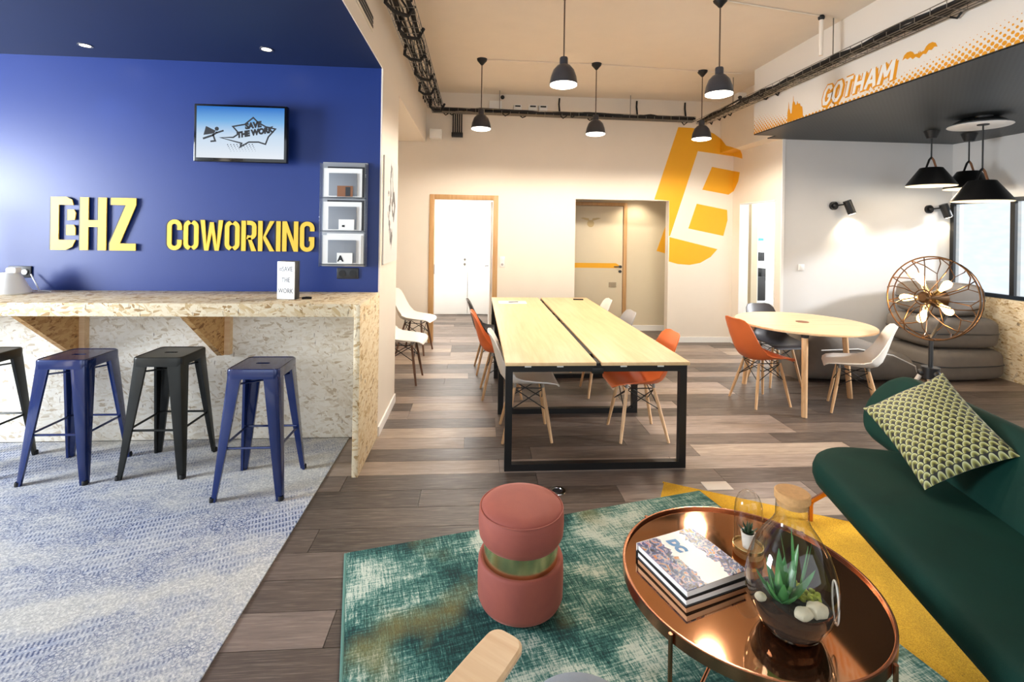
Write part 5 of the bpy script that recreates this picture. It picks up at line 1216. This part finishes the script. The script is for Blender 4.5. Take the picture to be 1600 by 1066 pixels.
MB().b2(-0.22, 0.25, -0.9, 0.6, 0.27, 0.29).build('under_frame', 'black', so)

pc = [Vector((2.18, 2.57, 0.66)), Vector((2.56, 2.48, 0.88)), Vector((2.42, 1.98, 0.66)), Vector((2.09, 2.10, 0.455))]
pc = [p+Vector((-0.022, -0.012, 0.012)) for p in pc]
def pillow():
    n = 24; pcn = sum(pc, Vector())/4; nr = (pc[1]-pc[3]).cross(pc[2]-pc[0]).normalized()
    if nr.dot(Vector((0, 0, 1.63))-pcn) < 0: nr = -nr
    vs = []; fs = []; uv = []
    for side in (1, -1):
        o = len(vs)
        for i in range(n+1):
            for j in range(n+1):
                u, v = i/n, j/n; a, b = 2*u-1, 2*v-1
                pu = 0.5+(u-0.5)*(1-0.07*(1-b*b)); pv = 0.5+(v-0.5)*(1-0.07*(1-a*a))
                p = (pc[3]*(1-pu)+pc[2]*pu)*(1-pv)+(pc[0]*(1-pu)+pc[1]*pu)*pv
                h = 0.075*((1-a*a)*(1-b*b))**0.42*(1+0.10*math.sin(9*u+4*v))
                vs.append(p+nr*h*side-pcn); uv.append((u, v))
        for i in range(n):
            for j in range(n):
                q = [o+i*(n+1)+j, o+(i+1)*(n+1)+j, o+(i+1)*(n+1)+j+1, o+i*(n+1)+j+1]; fs.append(tuple(q if side > 0 else q[::-1]))
    me = bpy.data.meshes.new('cushion'); me.from_pydata([tuple(v) for v in vs], [], fs); me.update()
    ul = me.uv_layers.new(name='UVMap')
    for lp in me.loops: ul.data[lp.index].uv = uv[lp.vertex_index]
    me.polygons.foreach_set('use_smooth', [True]*len(me.polygons)); me.materials.append(MT['scales'])
    o = put('scatter_cushion', me); o.location = pcn; return o
tag(pillow(), 'square cushion with green and cream fish-scale pattern on the velvet sofa', 'cushion')

# ================================================================== ARMCHAIR (front edge only in view)
ac = thing('wooden_armchair', 'armchair with a pale paddle-shaped wooden arm and grey-blue seat', 'armchair', (0.178, 0.864, RZ), R(-36.9))
def paddle(sx):
    pts = [(-0.05, -0.35), (0.05, -0.35), (0.058, 0.0), (0.055, 0.20)]+arc(0.018, 0.265, 0.034, 0, 90, 6)+arc(-0.018, 0.265, 0.034, 90, 180, 6)+[(-0.055, 0.20), (-0.058, 0.0)]
    mb = MB(); ins = [(0.006, 0.522), (0.0, 0.528), (0.0, 0.538), (0.006, 0.545)]; vs = []; fs = []; n = len(pts)
    for i_, z in ins: vs += [(sx+x*(1-i_/0.058), y*(1-i_/0.3), z) for x, y in pts]
    for i in range(3):
        for j in range(n): l = (j+1) % n; fs.append((i*n+j, i*n+l, (i+1)*n+l, (i+1)*n+j))
    fs.append(tuple(range(n))); fs.append(tuple(3*n+j for j in range(n))); return mb.add(vs, fs)
for sx in (-0.315, 0.315):
    paddle(sx).build('armrest', 'birch', ac)
    for yy, tl in ((0.17, 0.05), (-0.28, -0.08)): MB().tube([(sx, yy, 0.523), (sx, yy+tl, 0)], [0.018, 0.013], 12).build('leg', 'beech', ac)
slab(0.54, 0.80, 0.16, puff(0.12, 0.05), Matrix.Translation((0, 0.08, 0.29))).build('seat_cushion', 'seat_fab', ac, 80)
slab(0.54, 0.50, 0.12, puff(0.10, 0.045), Matrix.Translation((0, -0.30, 0.62)) @ Matrix.Rotation(R(72), 4, 'X')).build('back_cushion', 'seat_fab', ac, 80)
for yy in (0.15, -0.28): MB().cyl((-0.315, yy, 0.27), (0.315, yy, 0.27), 0.014, None, 10).build('stretcher', 'beech', ac)
